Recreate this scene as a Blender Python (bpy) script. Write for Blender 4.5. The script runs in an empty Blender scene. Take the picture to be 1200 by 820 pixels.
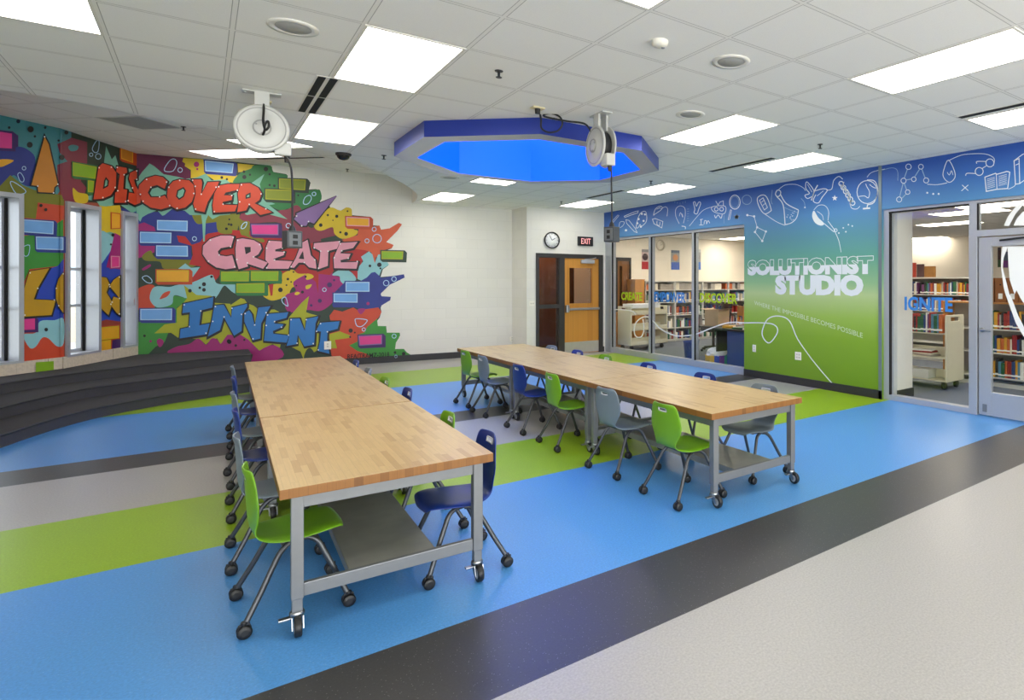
import bpy, bmesh, math, random
from mathutils import Vector, Matrix
from mathutils.geometry import tessellate_polygon
random.seed(7)
C = bpy.context.scene.collection
PI = math.pi

# ------------------------------------------------------------------ camera model (1200x820 frame)
F, CX, HY, YAW, CAMZ = 706.456, 809.283, 330.041, 0.6827, 1.5595
SN, CS = math.sin(YAW), math.cos(YAW)
CEIL, ALC, WX = 3.1012, 3.62, 7.0157          # main ceiling, alcove ceiling, right wall plane
LIBC = 2.75                                    # library ceiling
PLAT = 0.39                                    # platform top
ENDY = 11.70                                   # end wall with the exit doors
G0, TILE = (1.3704, 3.4149), 0.6096

def ray(u, v):
    r = (u-CX)/F
    return Vector((SN+r*CS, CS-r*SN, (HY-v)/F))
def at_z(u, v, z=0.0):
    d = ray(u, v); t = (z-CAMZ)/d.z
    return Vector((d.x*t, d.y*t, z))
def at_x(u, v, x):
    d = ray(u, v); t = x/d.x
    return Vector((x, d.y*t, CAMZ+d.z*t))
def at_y(u, v, y):
    d = ray(u, v); t = y/d.y
    return Vector((d.x*t, y, CAMZ+d.z*t))

# ------------------------------------------------------------------ materials
def lin(c):
    def f(x):
        x /= 255.0
        return x/12.92 if x <= .04045 else ((x+.055)/1.055)**2.4
    return (f(c[0]), f(c[1]), f(c[2]), 1.0)
MATS = {}
def base_mat(name):
    m = bpy.data.materials.new(name); m.use_nodes = True
    nt = m.node_tree; b = nt.nodes['Principled BSDF']
    return m, nt, b
def mat(name, col, rough=.5, metal=0.0, noise=.06, scale=14.0, bump=0.0, spec=.5, coat=0.0):
    if name in MATS: return MATS[name]
    m, nt, b = base_mat(name)
    b.inputs['Roughness'].default_value = rough; b.inputs['Metallic'].default_value = metal
    b.inputs['Specular IOR Level'].default_value = spec
    b.inputs['Coat Weight'].default_value = coat
    c = lin(col)
    if noise > 0:
        n = nt.nodes.new('ShaderNodeTexNoise'); n.inputs['Scale'].default_value = scale; n.inputs['Detail'].default_value = 4
        tc = nt.nodes.new('ShaderNodeTexCoord'); nt.links.new(tc.outputs['Object'], n.inputs['Vector'])
        r = nt.nodes.new('ShaderNodeMix'); r.data_type = 'RGBA'
        r.inputs[6].default_value = tuple(x*(1-noise) for x in c[:3])+(1,)
        r.inputs[7].default_value = tuple(min(1, x*(1+noise)) for x in c[:3])+(1,)
        nt.links.new(n.outputs['Fac'], r.inputs[0]); nt.links.new(r.outputs[2], b.inputs['Base Color'])
        if bump > 0:
            bp = nt.nodes.new('ShaderNodeBump'); bp.inputs['Strength'].default_value = bump; bp.inputs['Distance'].default_value = .005
            nt.links.new(n.outputs['Fac'], bp.inputs['Height']); nt.links.new(bp.outputs['Normal'], b.inputs['Normal'])
    else:
        b.inputs['Base Color'].default_value = c
    MATS[name] = m
    return m
def emis(name, col, s):
    m, nt, b = base_mat(name)
    b.inputs['Base Color'].default_value = (.8, .8, .8, 1)
    b.inputs['Emission Color'].default_value = lin(col); b.inputs['Emission Strength'].default_value = s
    return m
def N(nt, typ, op=None, **kw):
    n = nt.nodes.new(typ)
    if op: n.operation = op
    for k, v in kw.items(): setattr(n, k, v)
    return n
def M2(nt, op, a, b=None, c=None):
    n = nt.nodes.new('ShaderNodeMath'); n.operation = op
    for i, x in enumerate((a, b, c)):
        if x is None: continue
        if isinstance(x, (int, float)): n.inputs[i].default_value = x
        else: nt.links.new(x, n.inputs[i])
    return n.outputs[0]
def MIX(nt, fac, a, b):
    n = nt.nodes.new('ShaderNodeMix'); n.data_type = 'RGBA'
    for i, x in ((0, fac), (6, a), (7, b)):
        if isinstance(x, (int, float)): n.inputs[i].default_value = x
        elif isinstance(x, tuple): n.inputs[i].default_value = x
        else: nt.links.new(x, n.inputs[i])
    return n.outputs[2]
def sepxyz(nt, kind='Position'):
    if kind == 'Position':
        g = nt.nodes.new('ShaderNodeNewGeometry'); o = g.outputs['Position']
    else:
        g = nt.nodes.new('ShaderNodeTexCoord'); o = g.outputs['Object']
    s = nt.nodes.new('ShaderNodeSeparateXYZ'); nt.links.new(o, s.inputs[0])
    return s.outputs[0], s.outputs[1], s.outputs[2], o

# floor: rubber sheet in stripes with fleck
def floor_mat():
    m, nt, b = base_mat('striped_rubber')
    x, y, z, pos = sepxyz(nt)
    GREY, BLK, BLU, GRN = (169, 166, 161), (58, 57, 58), (80, 146, 210), (142, 176, 30)
    bands = [(None, GREY), (2.2148, BLK), (2.8047, BLU), (4.515, GRN), (5.641, GREY), (6.853, BLK), (7.391, BLU), (9.661, GRN), (11.30, GREY)]
    col = lin(bands[0][1])
    cur = None
    for yy, c in bands[1:]:
        f = M2(nt, 'GREATER_THAN', y, yy)
        cur = MIX(nt, f, cur if cur is not None else col, lin(c))
    n = nt.nodes.new('ShaderNodeTexNoise'); n.inputs['Scale'].default_value = 95; n.inputs['Detail'].default_value = 3
    nt.links.new(pos, n.inputs['Vector'])
    fl = M2(nt, 'MULTIPLY', M2(nt, 'SUBTRACT', n.outputs['Fac'], .5), .6)
    hv = nt.nodes.new('ShaderNodeMix'); hv.data_type = 'RGBA'; hv.blend_type = 'MULTIPLY'; hv.inputs[0].default_value = 1
    g = M2(nt, 'ADD', 1.0, fl)
    cb = nt.nodes.new('ShaderNodeCombineColor')
    for i in range(3): nt.links.new(g, cb.inputs[i])
    nt.links.new(cur, hv.inputs[6]); nt.links.new(cb.outputs[0], hv.inputs[7])
    v = nt.nodes.new('ShaderNodeTexVoronoi'); v.inputs['Scale'].default_value = 60; nt.links.new(pos, v.inputs['Vector'])
    sp = M2(nt, 'LESS_THAN', v.outputs['Distance'], .13)
    out = MIX(nt, M2(nt, 'MULTIPLY', sp, .18), hv.outputs[2], (.75, .75, .72, 1))
    nt.links.new(out, b.inputs['Base Color'])
    b.inputs['Roughness'].default_value = .36
    bp = nt.nodes.new('ShaderNodeBump'); bp.inputs['Strength'].default_value = .035; bp.inputs['Distance'].default_value = .002
    nt.links.new(n.outputs['Fac'], bp.inputs['Height']); nt.links.new(bp.outputs['Normal'], b.inputs['Normal'])
    return m
def ceil_mat(name, rot, off):
    m, nt, b = base_mat(name)
    x, y, z, pos = sepxyz(nt)
    vr = nt.nodes.new('ShaderNodeVectorRotate'); vr.rotation_type = 'Z_AXIS'; vr.inputs['Angle'].default_value = rot
    vr.inputs['Center'].default_value = (off[0], off[1], 0); nt.links.new(pos, vr.inputs['Vector'])
    s = nt.nodes.new('ShaderNodeSeparateXYZ'); nt.links.new(vr.outputs[0], s.inputs[0])
    d = []
    for i in (0, 1):
        t = M2(nt, 'DIVIDE', M2(nt, 'SUBTRACT', s.outputs[i], off[i]), TILE)
        d.append(M2(nt, 'ABSOLUTE', M2(nt, 'SUBTRACT', M2(nt, 'FRACT', M2(nt, 'ADD', t, .5)), .5)))
    dm = M2(nt, 'MINIMUM', d[0], d[1])
    bar = M2(nt, 'LESS_THAN', dm, .019); edge = M2(nt, 'LESS_THAN', dm, .026)
    n = nt.nodes.new('ShaderNodeTexNoise'); n.inputs['Scale'].default_value = 120; n.inputs['Detail'].default_value = 4; nt.links.new(pos, n.inputs['Vector'])
    tile = MIX(nt, n.outputs['Fac'], lin((236, 233, 228)), lin((248, 246, 242)))
    c1 = MIX(nt, edge, tile, lin((176, 172, 167)))  # thin edge shadow beside the grid bars, painted into the tile colour
    c2 = MIX(nt, bar, c1, lin((238, 235, 230)))
    nt.links.new(c2, b.inputs['Base Color']); b.inputs['Roughness'].default_value = .85
    bp = nt.nodes.new('ShaderNodeBump'); bp.inputs['Strength'].default_value = .15; bp.inputs['Distance'].default_value = .003
    nt.links.new(n.outputs['Fac'], bp.inputs['Height']); nt.links.new(bp.outputs['Normal'], b.inputs['Normal'])
    return m
def block_mat(name, col, axis=0, bump=.5):
    m, nt, b = base_mat(name)
    x, y, z, pos = sepxyz(nt)
    cb = nt.nodes.new('ShaderNodeCombineXYZ'); nt.links.new((x, y)[axis], cb.inputs[0]); nt.links.new(z, cb.inputs[1])
    br = nt.nodes.new('ShaderNodeTexBrick'); br.inputs['Scale'].default_value = 1
    br.inputs['Brick Width'].default_value = .406; br.inputs['Row Height'].default_value = .2032
    br.inputs['Mortar Size'].default_value = .005; br.inputs['Mortar Smooth'].default_value = .6
    br.inputs['Color1'].default_value = lin(col); br.inputs['Color2'].default_value = lin(tuple(c*.985 for c in col)); br.inputs['Mortar'].default_value = lin(tuple(c*.965 for c in col))
    nt.links.new(cb.outputs[0], br.inputs['Vector']); nt.links.new(br.outputs['Color'], b.inputs['Base Color'])
    iv = M2(nt, 'SUBTRACT', 1.0, br.outputs['Fac'])
    n = nt.nodes.new('ShaderNodeTexNoise'); n.inputs['Scale'].default_value = 60; nt.links.new(pos, n.inputs['Vector'])
    h = M2(nt, 'ADD', iv, M2(nt, 'MULTIPLY', n.outputs['Fac'], .3))
    bp = nt.nodes.new('ShaderNodeBump'); bp.inputs['Strength'].default_value = bump; bp.inputs['Distance'].default_value = .003
    nt.links.new(h, bp.inputs['Height']); nt.links.new(bp.outputs['Normal'], b.inputs['Normal'])
    b.inputs['Roughness'].default_value = .55
    return m
def gradient_mat():                      # the printed wall film: blue at the ceiling to green at the floor
    m, nt, b = base_mat('gradient_wall_film')
    x, y, z, pos = sepxyz(nt)
    r = nt.nodes.new('ShaderNodeValToRGB')
    st = [(.15, (108, 146, 26)), (.75, (128, 166, 44)), (1.05, (150, 184, 78)), (1.38, (178, 200, 140)), (1.55, (140, 184, 136)), (1.9, (96, 160, 140)),
          (2.2, (88, 146, 160)), (2.55, (80, 136, 190)), (2.8, (56, 108, 182)), (3.05, (38, 82, 166))]
    el = r.color_ramp.elements
    while len(el) < len(st): el.new(.5)
    for e, (p, c) in zip(el, st): e.position = p/3.2; e.color = lin(c)
    nt.links.new(M2(nt, 'DIVIDE', z, 3.2), r.inputs[0]); nt.links.new(r.outputs[0], b.inputs['Base Color'])
    b.inputs['Roughness'].default_value = .5
    return m
def wood_mat(name, c1, c2, row=.036, length=.32, rough=.32):
    m, nt, b = base_mat(name)
    x, y, z, pos = sepxyz(nt, 'Object')
    rowi = M2(nt, 'FLOOR', M2(nt, 'DIVIDE', x, row))
    wn = nt.nodes.new('ShaderNodeTexWhiteNoise'); wn.noise_dimensions = '1D'; nt.links.new(rowi, wn.inputs['W'])
    yy = M2(nt, 'ADD', y, M2(nt, 'MULTIPLY', wn.outputs['Value'], 3.7))
    celli = M2(nt, 'FLOOR', M2(nt, 'DIVIDE', yy, length))
    w2 = nt.nodes.new('ShaderNodeTexWhiteNoise'); w2.noise_dimensions = '2D'
    cb = nt.nodes.new('ShaderNodeCombineXYZ'); nt.links.new(rowi, cb.inputs[0]); nt.links.new(celli, cb.inputs[1]); nt.links.new(cb.outputs[0], w2.inputs['Vector'])
    cr = nt.nodes.new('ShaderNodeValToRGB'); el = cr.color_ramp.elements
    el[0].color = lin(c2); el[1].color = lin(c1); el[0].position = .0; el[1].position = .45
    nt.links.new(w2.outputs['Value'], cr.inputs[0])
    n = nt.nodes.new('ShaderNodeTexNoise'); n.inputs['Scale'].default_value = 1; n.inputs['Detail'].default_value = 5
    c3 = nt.nodes.new('ShaderNodeCombineXYZ'); nt.links.new(M2(nt, 'MULTIPLY', x, 130), c3.inputs[0]); nt.links.new(M2(nt, 'MULTIPLY', yy, 7), c3.inputs[1])
    nt.links.new(M2(nt, 'MULTIPLY', w2.outputs['Value'], 50), c3.inputs[2]); nt.links.new(c3.outputs[0], n.inputs['Vector'])
    g = MIX(nt, M2(nt, 'MULTIPLY', n.outputs['Fac'], .34), cr.outputs[0], lin(tuple(k*.62 for k in c2)))
    fx = M2(nt, 'FRACT', M2(nt, 'DIVIDE', x, row)); fy = M2(nt, 'FRACT', M2(nt, 'DIVIDE', yy, length))
    j = M2(nt, 'MAXIMUM', M2(nt, 'LESS_THAN', fx, .03), M2(nt, 'LESS_THAN', fy, .006))
    out = MIX(nt, M2(nt, 'MULTIPLY', j, .45), g, lin(tuple(k*.6 for k in c2)))
    nt.links.new(out, b.inputs['Base Color']); b.inputs['Roughness'].default_value = rough
    return m
def glass_mat(name, tint=(1, 1, 1, 1)):
    m = bpy.data.materials.new(name); m.use_nodes = True; nt = m.node_tree; nt.nodes.clear()
    o = nt.nodes.new('ShaderNodeOutputMaterial'); t = nt.nodes.new('ShaderNodeBsdfTransparent'); g = nt.nodes.new('ShaderNodeBsdfGlossy')
    t.inputs[0].default_value = tint; g.inputs['Roughness'].default_value = .02
    lw = nt.nodes.new('ShaderNodeLayerWeight'); lw.inputs[0].default_value = .5
    fr = M2(nt, 'ADD', .025, M2(nt, 'MULTIPLY', .6, M2(nt, 'POWER', lw.outputs['Facing'], 5.0)))
    mx = nt.nodes.new('ShaderNodeMixShader'); nt.links.new(fr, mx.inputs[0]); nt.links.new(t.outputs[0], mx.inputs[1]); nt.links.new(g.outputs[0], mx.inputs[2])
    nt.links.new(mx.outputs[0], o.inputs[0])
    return m
def carpet_mat(name, c1, c2, scale=220):
    return mat(name, c1, rough=.95, noise=.35, scale=scale, bump=.6, spec=.15)

m_floor = floor_mat()
m_ceil = ceil_mat('acoustic_tile', 0.0, G0)
m_alc = ceil_mat('acoustic_tile_alcove', PI/4, (-.175, 12.32))
m_block = block_mat('painted_block', (226, 223, 214))
m_blocky = block_mat('painted_block_side', (226, 223, 214), axis=1)
m_white = mat('white_paint', (226, 222, 214), .6, noise=.02)
m_cream = mat('cream_paint', (236, 226, 210), .6, noise=.02)
m_grad = gradient_mat()
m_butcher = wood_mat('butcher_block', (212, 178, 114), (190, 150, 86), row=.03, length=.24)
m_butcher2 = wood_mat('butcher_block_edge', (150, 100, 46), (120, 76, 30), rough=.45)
m_steel = mat('grey_steel', (132, 134, 137), .38, .45, noise=.05, scale=40)
m_shelf = mat('galvanised_shelf', (150, 150, 144), .36, .25, noise=.22, scale=9)
m_chrome = mat('chrome', (165, 167, 170), .32, 1.0, noise=0)
m_black = mat('black_plastic', (24, 24, 26), .45, noise=.1)
m_blackm = mat('black_matte', (14, 14, 15), .8, noise=0)
m_dark = mat('dark_bronze_frame', (52, 50, 50), .45, .2, noise=.05)
m_leg = mat('chair_leg_metal', (82, 84, 88), .36, .6, noise=.05)
m_base = mat('rubber_base', (44, 43, 45), .5, noise=.06)
m_alu = mat('brushed_aluminium', (178, 181, 188), .36, .35, noise=.03, scale=30)
m_glass = glass_mat('clear_glass', (.97, .985, .98, 1))
m_smoke = glass_mat('smoked_glass', (.62, .58, .55, 1))
m_carpet = carpet_mat('charcoal_carpet', (74, 73, 75), None)
m_libcar = carpet_mat('library_carpet', (112, 118, 128), None, 160)
m_stone = mat('split_face_stone', (206, 192, 172), .9, noise=.25, scale=28, bump=1.0)
m_diff = emis('light_diffuser', (255, 251, 243), 8.5)
m_diff2 = emis('library_light_diffuser', (255, 243, 224), 17.0)
m_vinyl = mat('white_vinyl', (240, 241, 240), .5, noise=0)
m_plate = mat('ivory_plate', (236, 232, 220), .4, noise=0)
m_dwood = wood_mat('honey_oak', (206, 142, 56), (188, 124, 44), row=.12, length=4.0, rough=.4)

# ------------------------------------------------------------------ mesh builder
class MB:
    def __init__(s): s.v = []; s.f = []; s.mi = []; s.sm = []
    def add(s, vs, fs, mi=0, smooth=False):
        o = len(s.v); s.v += [tuple(p) for p in vs]
        for q in fs: s.f.append(tuple(o+i for i in q)); s.mi.append(mi); s.sm.append(smooth)
        return s
    def box(s, x0, x1, y0, y1, z0, z1, mi=0, M=None):
        vs = [Vector((x, y, z)) for z in (z0, z1) for y in (y0, y1) for x in (x0, x1)]
        if M: vs = [M @ p for p in vs]
        return s.add(vs, [(0, 2, 3, 1), (4, 5, 7, 6), (0, 1, 5, 4), (2, 6, 7, 3), (0, 4, 6, 2), (1, 3, 7, 5)], mi)
    def bbox(s, x0, x1, y0, y1, z0, z1, b=.004, mi=0, M=None):    # box with chamfered edges
        bm = bmesh.new(); bmesh.ops.create_cube(bm, size=1)
        for p in bm.verts: p.co = Vector(((x0+x1)/2+p.co.x*(x1-x0), (y0+y1)/2+p.co.y*(y1-y0), (z0+z1)/2+p.co.z*(z1-z0)))
        bmesh.ops.bevel(bm, geom=bm.edges[:], offset=b, segments=2, affect='EDGES', profile=.6)
        bm.verts.index_update()
        vs = [(M @ p.co) if M else p.co.copy() for p in bm.verts]
        s.add(vs, [[q.index for q in f.verts] for f in bm.faces], mi); bm.free()
        return s
    def tube(s, pts, r, n=8, mi=0, cap=True):
        pts = [Vector(p) for p in pts]; rs = r if isinstance(r, (list, tuple)) else [r]*len(pts)
        rings = []; up = None
        for i, p in enumerate(pts):
            a = pts[max(i-1, 0)]; b = pts[min(i+1, len(pts)-1)]; d = (b-a).normalized()
            if up is None:
                up = Vector((0, 0, 1)) if abs(d.z) < .9 else Vector((1, 0, 0))
            e1 = d.cross(up)
            if e1.length < 1e-6: e1 = d.cross(Vector((0, 1, 0)))
            e1.normalize(); e2 = e1.cross(d).normalized(); up = e2
            rings.append([p+(e1*math.cos(2*PI*k/n)+e2*math.sin(2*PI*k/n))*rs[i] for k in range(n)])
        vs = [q for R in rings for q in R]; fs = []
        for i in range(len(rings)-1):
            for k in range(n):
                fs.append((i*n+k, i*n+(k+1) % n, (i+1)*n+(k+1) % n, (i+1)*n+k))
        s.add(vs, fs, mi, True)
        if cap:
            s.add(rings[0], [tuple(range(n))[::-1]], mi); s.add(rings[-1], [tuple(range(n))], mi)
        return s
    def lathe(s, prof, c=(0, 0, 0), axis='z', n=24, mi=0, M=None, cap=True):   # prof: list of (radius, height)
        c = Vector(c); vs = []
        for r, h in prof:
            for k in range(n):
                a = 2*PI*k/n; p = (r*math.cos(a), r*math.sin(a), h)
                if axis == 'x': p = (p[2], p[0], p[1])
                if axis == 'y': p = (p[1], p[2], p[0])
                q = c+Vector(p); vs.append(M @ q if M else q)
        fs = []
        for i in range(len(prof)-1):
            for k in range(n): fs.append((i*n+k, i*n+(k+1) % n, (i+1)*n+(k+1) % n, (i+1)*n+k))
        s.add(vs, fs, mi, True)
        m = len(prof)
        if cap: s.add(vs[:n], [tuple(range(n))[::-1]], mi); s.add(vs[(m-1)*n:], [tuple(range(n))], mi)
        return s
    def poly(s, pts, mi=0):
        pts = [Vector(p) for p in pts]
        return s.add(pts, tessellate_polygon([pts]), mi)
    def prism(s, loop, z0, z1, mi=0, hole=None, mside=None):
        loops = [loop]+([hole] if hole else []); ms = mi if mside is None else mside
        lo = [[Vector((x, y, 0)) for x, y in L] for L in loops]
        tri = tessellate_polygon(lo); flat = [p for L in lo for p in L]
        s.add([(p.x, p.y, z0) for p in flat], tri, mi); s.add([(p.x, p.y, z1) for p in flat], tri, mi)
        for L in loops:
            n = len(L); s.add([(x, y, z0) for x, y in L]+[(x, y, z1) for x, y in L], [(i, (i+1) % n, n+(i+1) % n, n+i) for i in range(n)], ms)
        return s
    def build(s, name, mats, parent=None, loc=None, norm=True):
        me = bpy.data.meshes.new(name); me.from_pydata(s.v, [], s.f)
        if not isinstance(mats, (list, tuple)): mats = [mats]
        for m in mats: me.materials.append(m)
        me.polygons.foreach_set('material_index', s.mi); me.polygons.foreach_set('use_smooth', s.sm)
        if norm:
            bm = bmesh.new(); bm.from_mesh(me); bmesh.ops.recalc_face_normals(bm, faces=bm.faces[:]); bm.to_mesh(me); bm.free()
        me.update()
        o = bpy.data.objects.new(name, me); C.objects.link(o)
        if parent: o.parent = parent
        if loc: o.location = loc
        return o
def tag(o, label, cat, group=None, kind=None):
    o['label'] = label; o['category'] = cat
    if group: o['group'] = group
    if kind: o['kind'] = kind
    return o
def struct(o, label=None):
    o['kind'] = 'structure'
    if label: o['label'] = label
    return o
def thing(name, label, cat, loc=(0, 0, 0), rz=0, group=None):
    o = bpy.data.objects.new(name, None); C.objects.link(o); o.location = loc; o.rotation_euler = (0, 0, rz); o.empty_display_size = .1
    return tag(o, label, cat, group)
def copy_tree(o, parent=None):
    c = o.copy(); C.objects.link(c)
    if parent: c.parent = parent
    for k in list(o.children): copy_tree(k, c)
    return c
def frange(a, b, n): return [a+(b-a)*i/(n-1) for i in range(n)]
def smooth_loop(pts, k=4, closed=True):
    n = len(pts); out = []
    rng = range(n) if closed else range(n-1)
    for i in rng:
        g = lambda j: pts[j % n] if closed else pts[max(0, min(n-1, j))]
        p0, p1, p2, p3 = g(i-1), g(i), g(i+1), g(i+2)
        for t in range(k):
            t = t/k
            out.append(tuple(.5*((2*p1[a])+(-p0[a]+p2[a])*t+(2*p0[a]-5*p1[a]+4*p2[a]-p3[a])*t*t+(-p0[a]+3*p1[a]-3*p2[a]+p3[a])*t**3) for a in range(len(p1))))
    if not closed: out.append(tuple(pts[-1]))
    return out

# ================================================================== ROOM SHELL
XL, YB, YT, XR = -5.2, -4.0, 13.9, 15.6
mb = MB(); mb.box(XL-.3, WX+.16, YB-.2, 13.6, -.2, 0); struct(mb.build('floor', m_floor), 'striped rubber floor in blue, lime, grey and black')
mb = MB(); mb.box(WX+.16, XR+.2, YB-.2, 13.2, -.2, 0); struct(mb.build('floor_library', m_libcar), 'grey carpet floor of the library behind the glass')

# walls of the alcove: mural wall (straight), window wall in two facets
MP0, MP1 = Vector((3.2, 12.68)), Vector((5.5, 12.42))
md = (MP1-MP0).normalized()
def mur_x(x): return Vector((x, MP0.y+(x-MP0.x)*md.y/md.x))
CB = mur_x(-.80)                                      # corner mural / window wall
KB = Vector((-1.455, 11.64))                           # bend of the window wall
KA = Vector((-5.5, 7.60))
class Plane:
    def __init__(s, p0, p1, ulo, uhi):
        s.p0 = p0; s.e = (p1-p0).normalized(); s.L = (p1-p0).length; s.n = Vector((s.e.y, -s.e.x)); s.ulo = ulo; s.uhi = uhi
        if s.n.dot(-p0) < 0: s.n = -s.n              # towards the room / camera
    def hit(s, u, v, off=0.0):
        d = ray(u, v); t = (s.n.dot(s.p0)+off)/(s.n.x*d.x+s.n.y*d.y)
        return Vector((d.x*t, d.y*t, CAMZ+d.z*t))
    def sz(s, u, v):
        q = s.hit(u, v); return (Vector((q.x, q.y))-s.p0).dot(s.e), q.z
    def pt(s, a, off, z):
        q = s.p0+s.e*a+s.n*off; return Vector((q.x, q.y, z))
PA = Plane(KA, KB, -400, 75.2)
PB = Plane(KB, CB, 75.2, 159.6)
PM = Plane(CB, mur_x(5.19), 159.6, 620)
def u_of(p):
    d = p.x*SN+p.y*CS; r = p.x*CS-p.y*SN
    return CX+F*r/d
PA.uhi = u_of(KB)+1.1; PB.ulo = u_of(KB)-1.1; PB.uhi = u_of(CB)+.3; PM.ulo = u_of(CB)-.3
def wall_with_openings(P, openings, zt, th=.22, mi=0):
    mb = MB()
    def slab(a0, a1, z0, z1):
        vs = [P.pt(a, o, z) for z in (z0, z1) for o in (0, -th) for a in (a0, a1)]
        mb.add(vs, [(0, 2, 3, 1), (4, 5, 7, 6), (0, 1, 5, 4), (2, 6, 7, 3), (0, 4, 6, 2), (1, 3, 7, 5)], mi)
    a = 0.0
    for (s0, s1, z0, z1) in sorted(openings):
        slab(a, s0, -.1, zt); slab(s0, s1, -.1, z0); slab(s0, s1, z1, zt); a = s1
    slab(a, P.L, -.1, zt)
    return mb
m_wallp = mat('alcove_wall_paint', (150, 70, 45), .6, noise=.2, scale=3)
s27 = PA.sz(26.5, 300)[0]
W1 = (s27-1.0, s27-.06, .56, 2.62)
b75, b116 = PB.sz(76.5, 300)[0], PB.sz(115.8, 300)[0]
b141, b160 = PB.sz(141.8, 300)[0], PB.sz(159.2, 300)[0]
b160 = min(b160, PB.L-.012)
b75 = max(b75, .01); W2 = (b75+.05, b116-.05, .56, 2.60); W3 = (b141+.045, b160-.045, .56, 2.60)
grow = lambda W: (W[0]-.054, W[1]+.054, W[2]-.03, W[3]+.054)
struct(wall_with_openings(PA, [grow(W1)], ALC+.1).build('wall_left', m_wallp), 'mural painted wall with the tall windows')
struct(wall_with_openings(PB, [grow(W2), grow(W3)], ALC+.1).build('wall_window_side', m_wallp), 'mural painted wall facet with two tall windows')
mb = wall_with_openings(PM, [], ALC+.1); struct(mb.build('wall_back', m_block), 'white painted block wall carrying the mural')
# end wall bump, exit doors in it
DX0, DX1, DZ = 5.385, 6.975, 2.155
mb = MB()
mb.box(5.19, DX0, ENDY, ENDY+.2, -.1, CEIL+.2); mb.box(DX1, WX+.2, ENDY, ENDY+.2, -.1, CEIL+.2); mb.box(DX0, DX1, ENDY, ENDY+.2, DZ, CEIL+.2)
struct(mb.build('wall_end', m_block), 'white block end wall around the exit doors')
mb = MB(); mb.box(5.19, 5.39, ENDY+.2, 12.8, -.1, CEIL+.2); struct(mb.build('wall_end_return', m_blocky), 'short return of the white end wall')
# right wall: gradient panel plus headers over both glass fronts
GY0, GY1 = 4.60, 7.215
SFT = 2.515
LY1 = 11.60
mb = MB()
mb.box(WX, WX+.24, GY0, GY1, 0, CEIL+.2); mb.box(WX, WX+.24, GY1, ENDY+.1, SFT, CEIL+.2)
mb.box(WX, WX+.24, 0.6, GY0, SFT, CEIL+.2)
struct(mb.build('wall_right', m_grad), 'blue to green gradient wall')
mb = MB(); mb.box(WX, WX+.24, YB, .6, 0, CEIL+.2); struct(mb.build('wall_right_near', m_white))
mb = MB(); mb.box(WX+.24, WX+.52, GY0+.02, GY1-.3, 0, LIBC+.1); mb.box(WX+.15, WX+.52, GY0-.13, GY0+.02, .0, LIBC+.1, 0); struct(mb.build('wall_library_furring', m_white), 'white wall end just behind the glass')
RW = [(-4.4, -1.2), (-.6, 2.6), (3.2, 6.4)]  # unseen rear windows, added to let in fill light for the ceiling
mb = MB(); mb.box(XL-.3, XR, YB-.2, YB, -.1, .55); mb.box(XL-.3, XR, YB-.2, YB, 2.85, CEIL+.7)
for a, b_ in ((XL-.3, RW[0][0]), (RW[0][1], RW[1][0]), (RW[1][1], RW[2][0]), (RW[2][1], XR)): mb.box(a, b_, YB-.2, YB, .55, 2.85)
struct(mb.build('wall_rear', m_white), 'unseen white rear wall with windows added for fill light')
for k, (a, b_) in enumerate(RW):
    fr = MB()
    for x in (a, (a+b_)/2-.03, b_-.06): fr.box(x, x+.06, YB-.15, YB-.05, .55, 2.85)
    for z in (.55, 2.79): fr.box(a, b_, YB-.15, YB-.05, z, z+.06)
    o = struct(fr.build('window_%d' % (6+k), m_alu)); MB().box(a, b_, YB-.103, YB-.097, .6, 2.8).build('glass', m_glass, o)  # added window unit, built only to go with the fill lamp
    ld = bpy.data.lights.new('fill_lamp', 'AREA'); ld.shape = 'RECTANGLE'; ld.size = b_-a; ld.size_y = 2.2; ld.energy = 190; ld.color = (1.0, .98, .95)  # added area lamp, tilted up to brighten the ceiling
    lo = bpy.data.objects.new('fill_lamp', ld); C.objects.link(lo); lo.location = ((a+b_)/2, YB-.45, 1.55); lo.rotation_euler = (PI/2+.42, 0, 0)
mb = MB(); mb.box(XL-.3, XL, YB, 8.3, -.1, CEIL+.7); struct(mb.build('wall_far_left', m_white))
# library walls and ceiling
LEY = 12.9
mb = MB(); mb.box(WX, XR, LEY, LEY+.2, -.1, LIBC+.2); mb.box(WX, WX+.24, ENDY+.2, LEY, -.1, LIBC+.2); struct(mb.build('wall_library_end', m_cream), 'cream library end wall')
mb = MB(); mb.box(XR-.1, XR+.1, YB, LEY+.2, -.1, LIBC+.2); struct(mb.build('wall_library_back', m_cream), 'cream library back wall')
m_libceil = ceil_mat('library_tile', 0, (7.6, 3.2))
mb = MB(); mb.box(WX+.24, XR, YB, LEY+.1, LIBC, LIBC+.12); struct(mb.build('ceiling_library', m_libceil), 'tiled library ceiling')

# main ceiling slab with the curved edge and the octagon hole
OC = (3.05, 6.665); AO, AI = 1.388, 1.17
def octa(ap): return [(OC[0]+ap/math.cos(PI/8)*math.cos(PI/8+k*PI/4), OC[1]+ap/math.cos(PI/8)*math.sin(PI/8+k*PI/4)) for k in range(8)]
edge = smooth_loop([(-5.6, 7.5), (-3.6, 7.18), (-2.2, 7.15), (-1.25, 7.25), (-.87, 7.33), (-.485, 7.5), (.15, 7.78), (.8, 7.98), (1.37, 8.4), (1.98, 9.36), (2.18, 9.7), (2.55, 10.35), (2.93, 11.2), (3.14, 12.0), (3.26, 12.9)], 6, closed=False)
outer = [(WX+.02, YB), (WX+.02, 13.0)]+[(x, y) for x, y in reversed(edge)]+[(XL-.3, YB)]
mb = MB(); mb.prism(outer, CEIL, ALC+.06, 0, hole=octa(AI+.02), mside=1)
struct(mb.build('ceiling', [m_ceil, m_white]), 'white acoustic tile ceiling with a curved edge')
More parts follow.
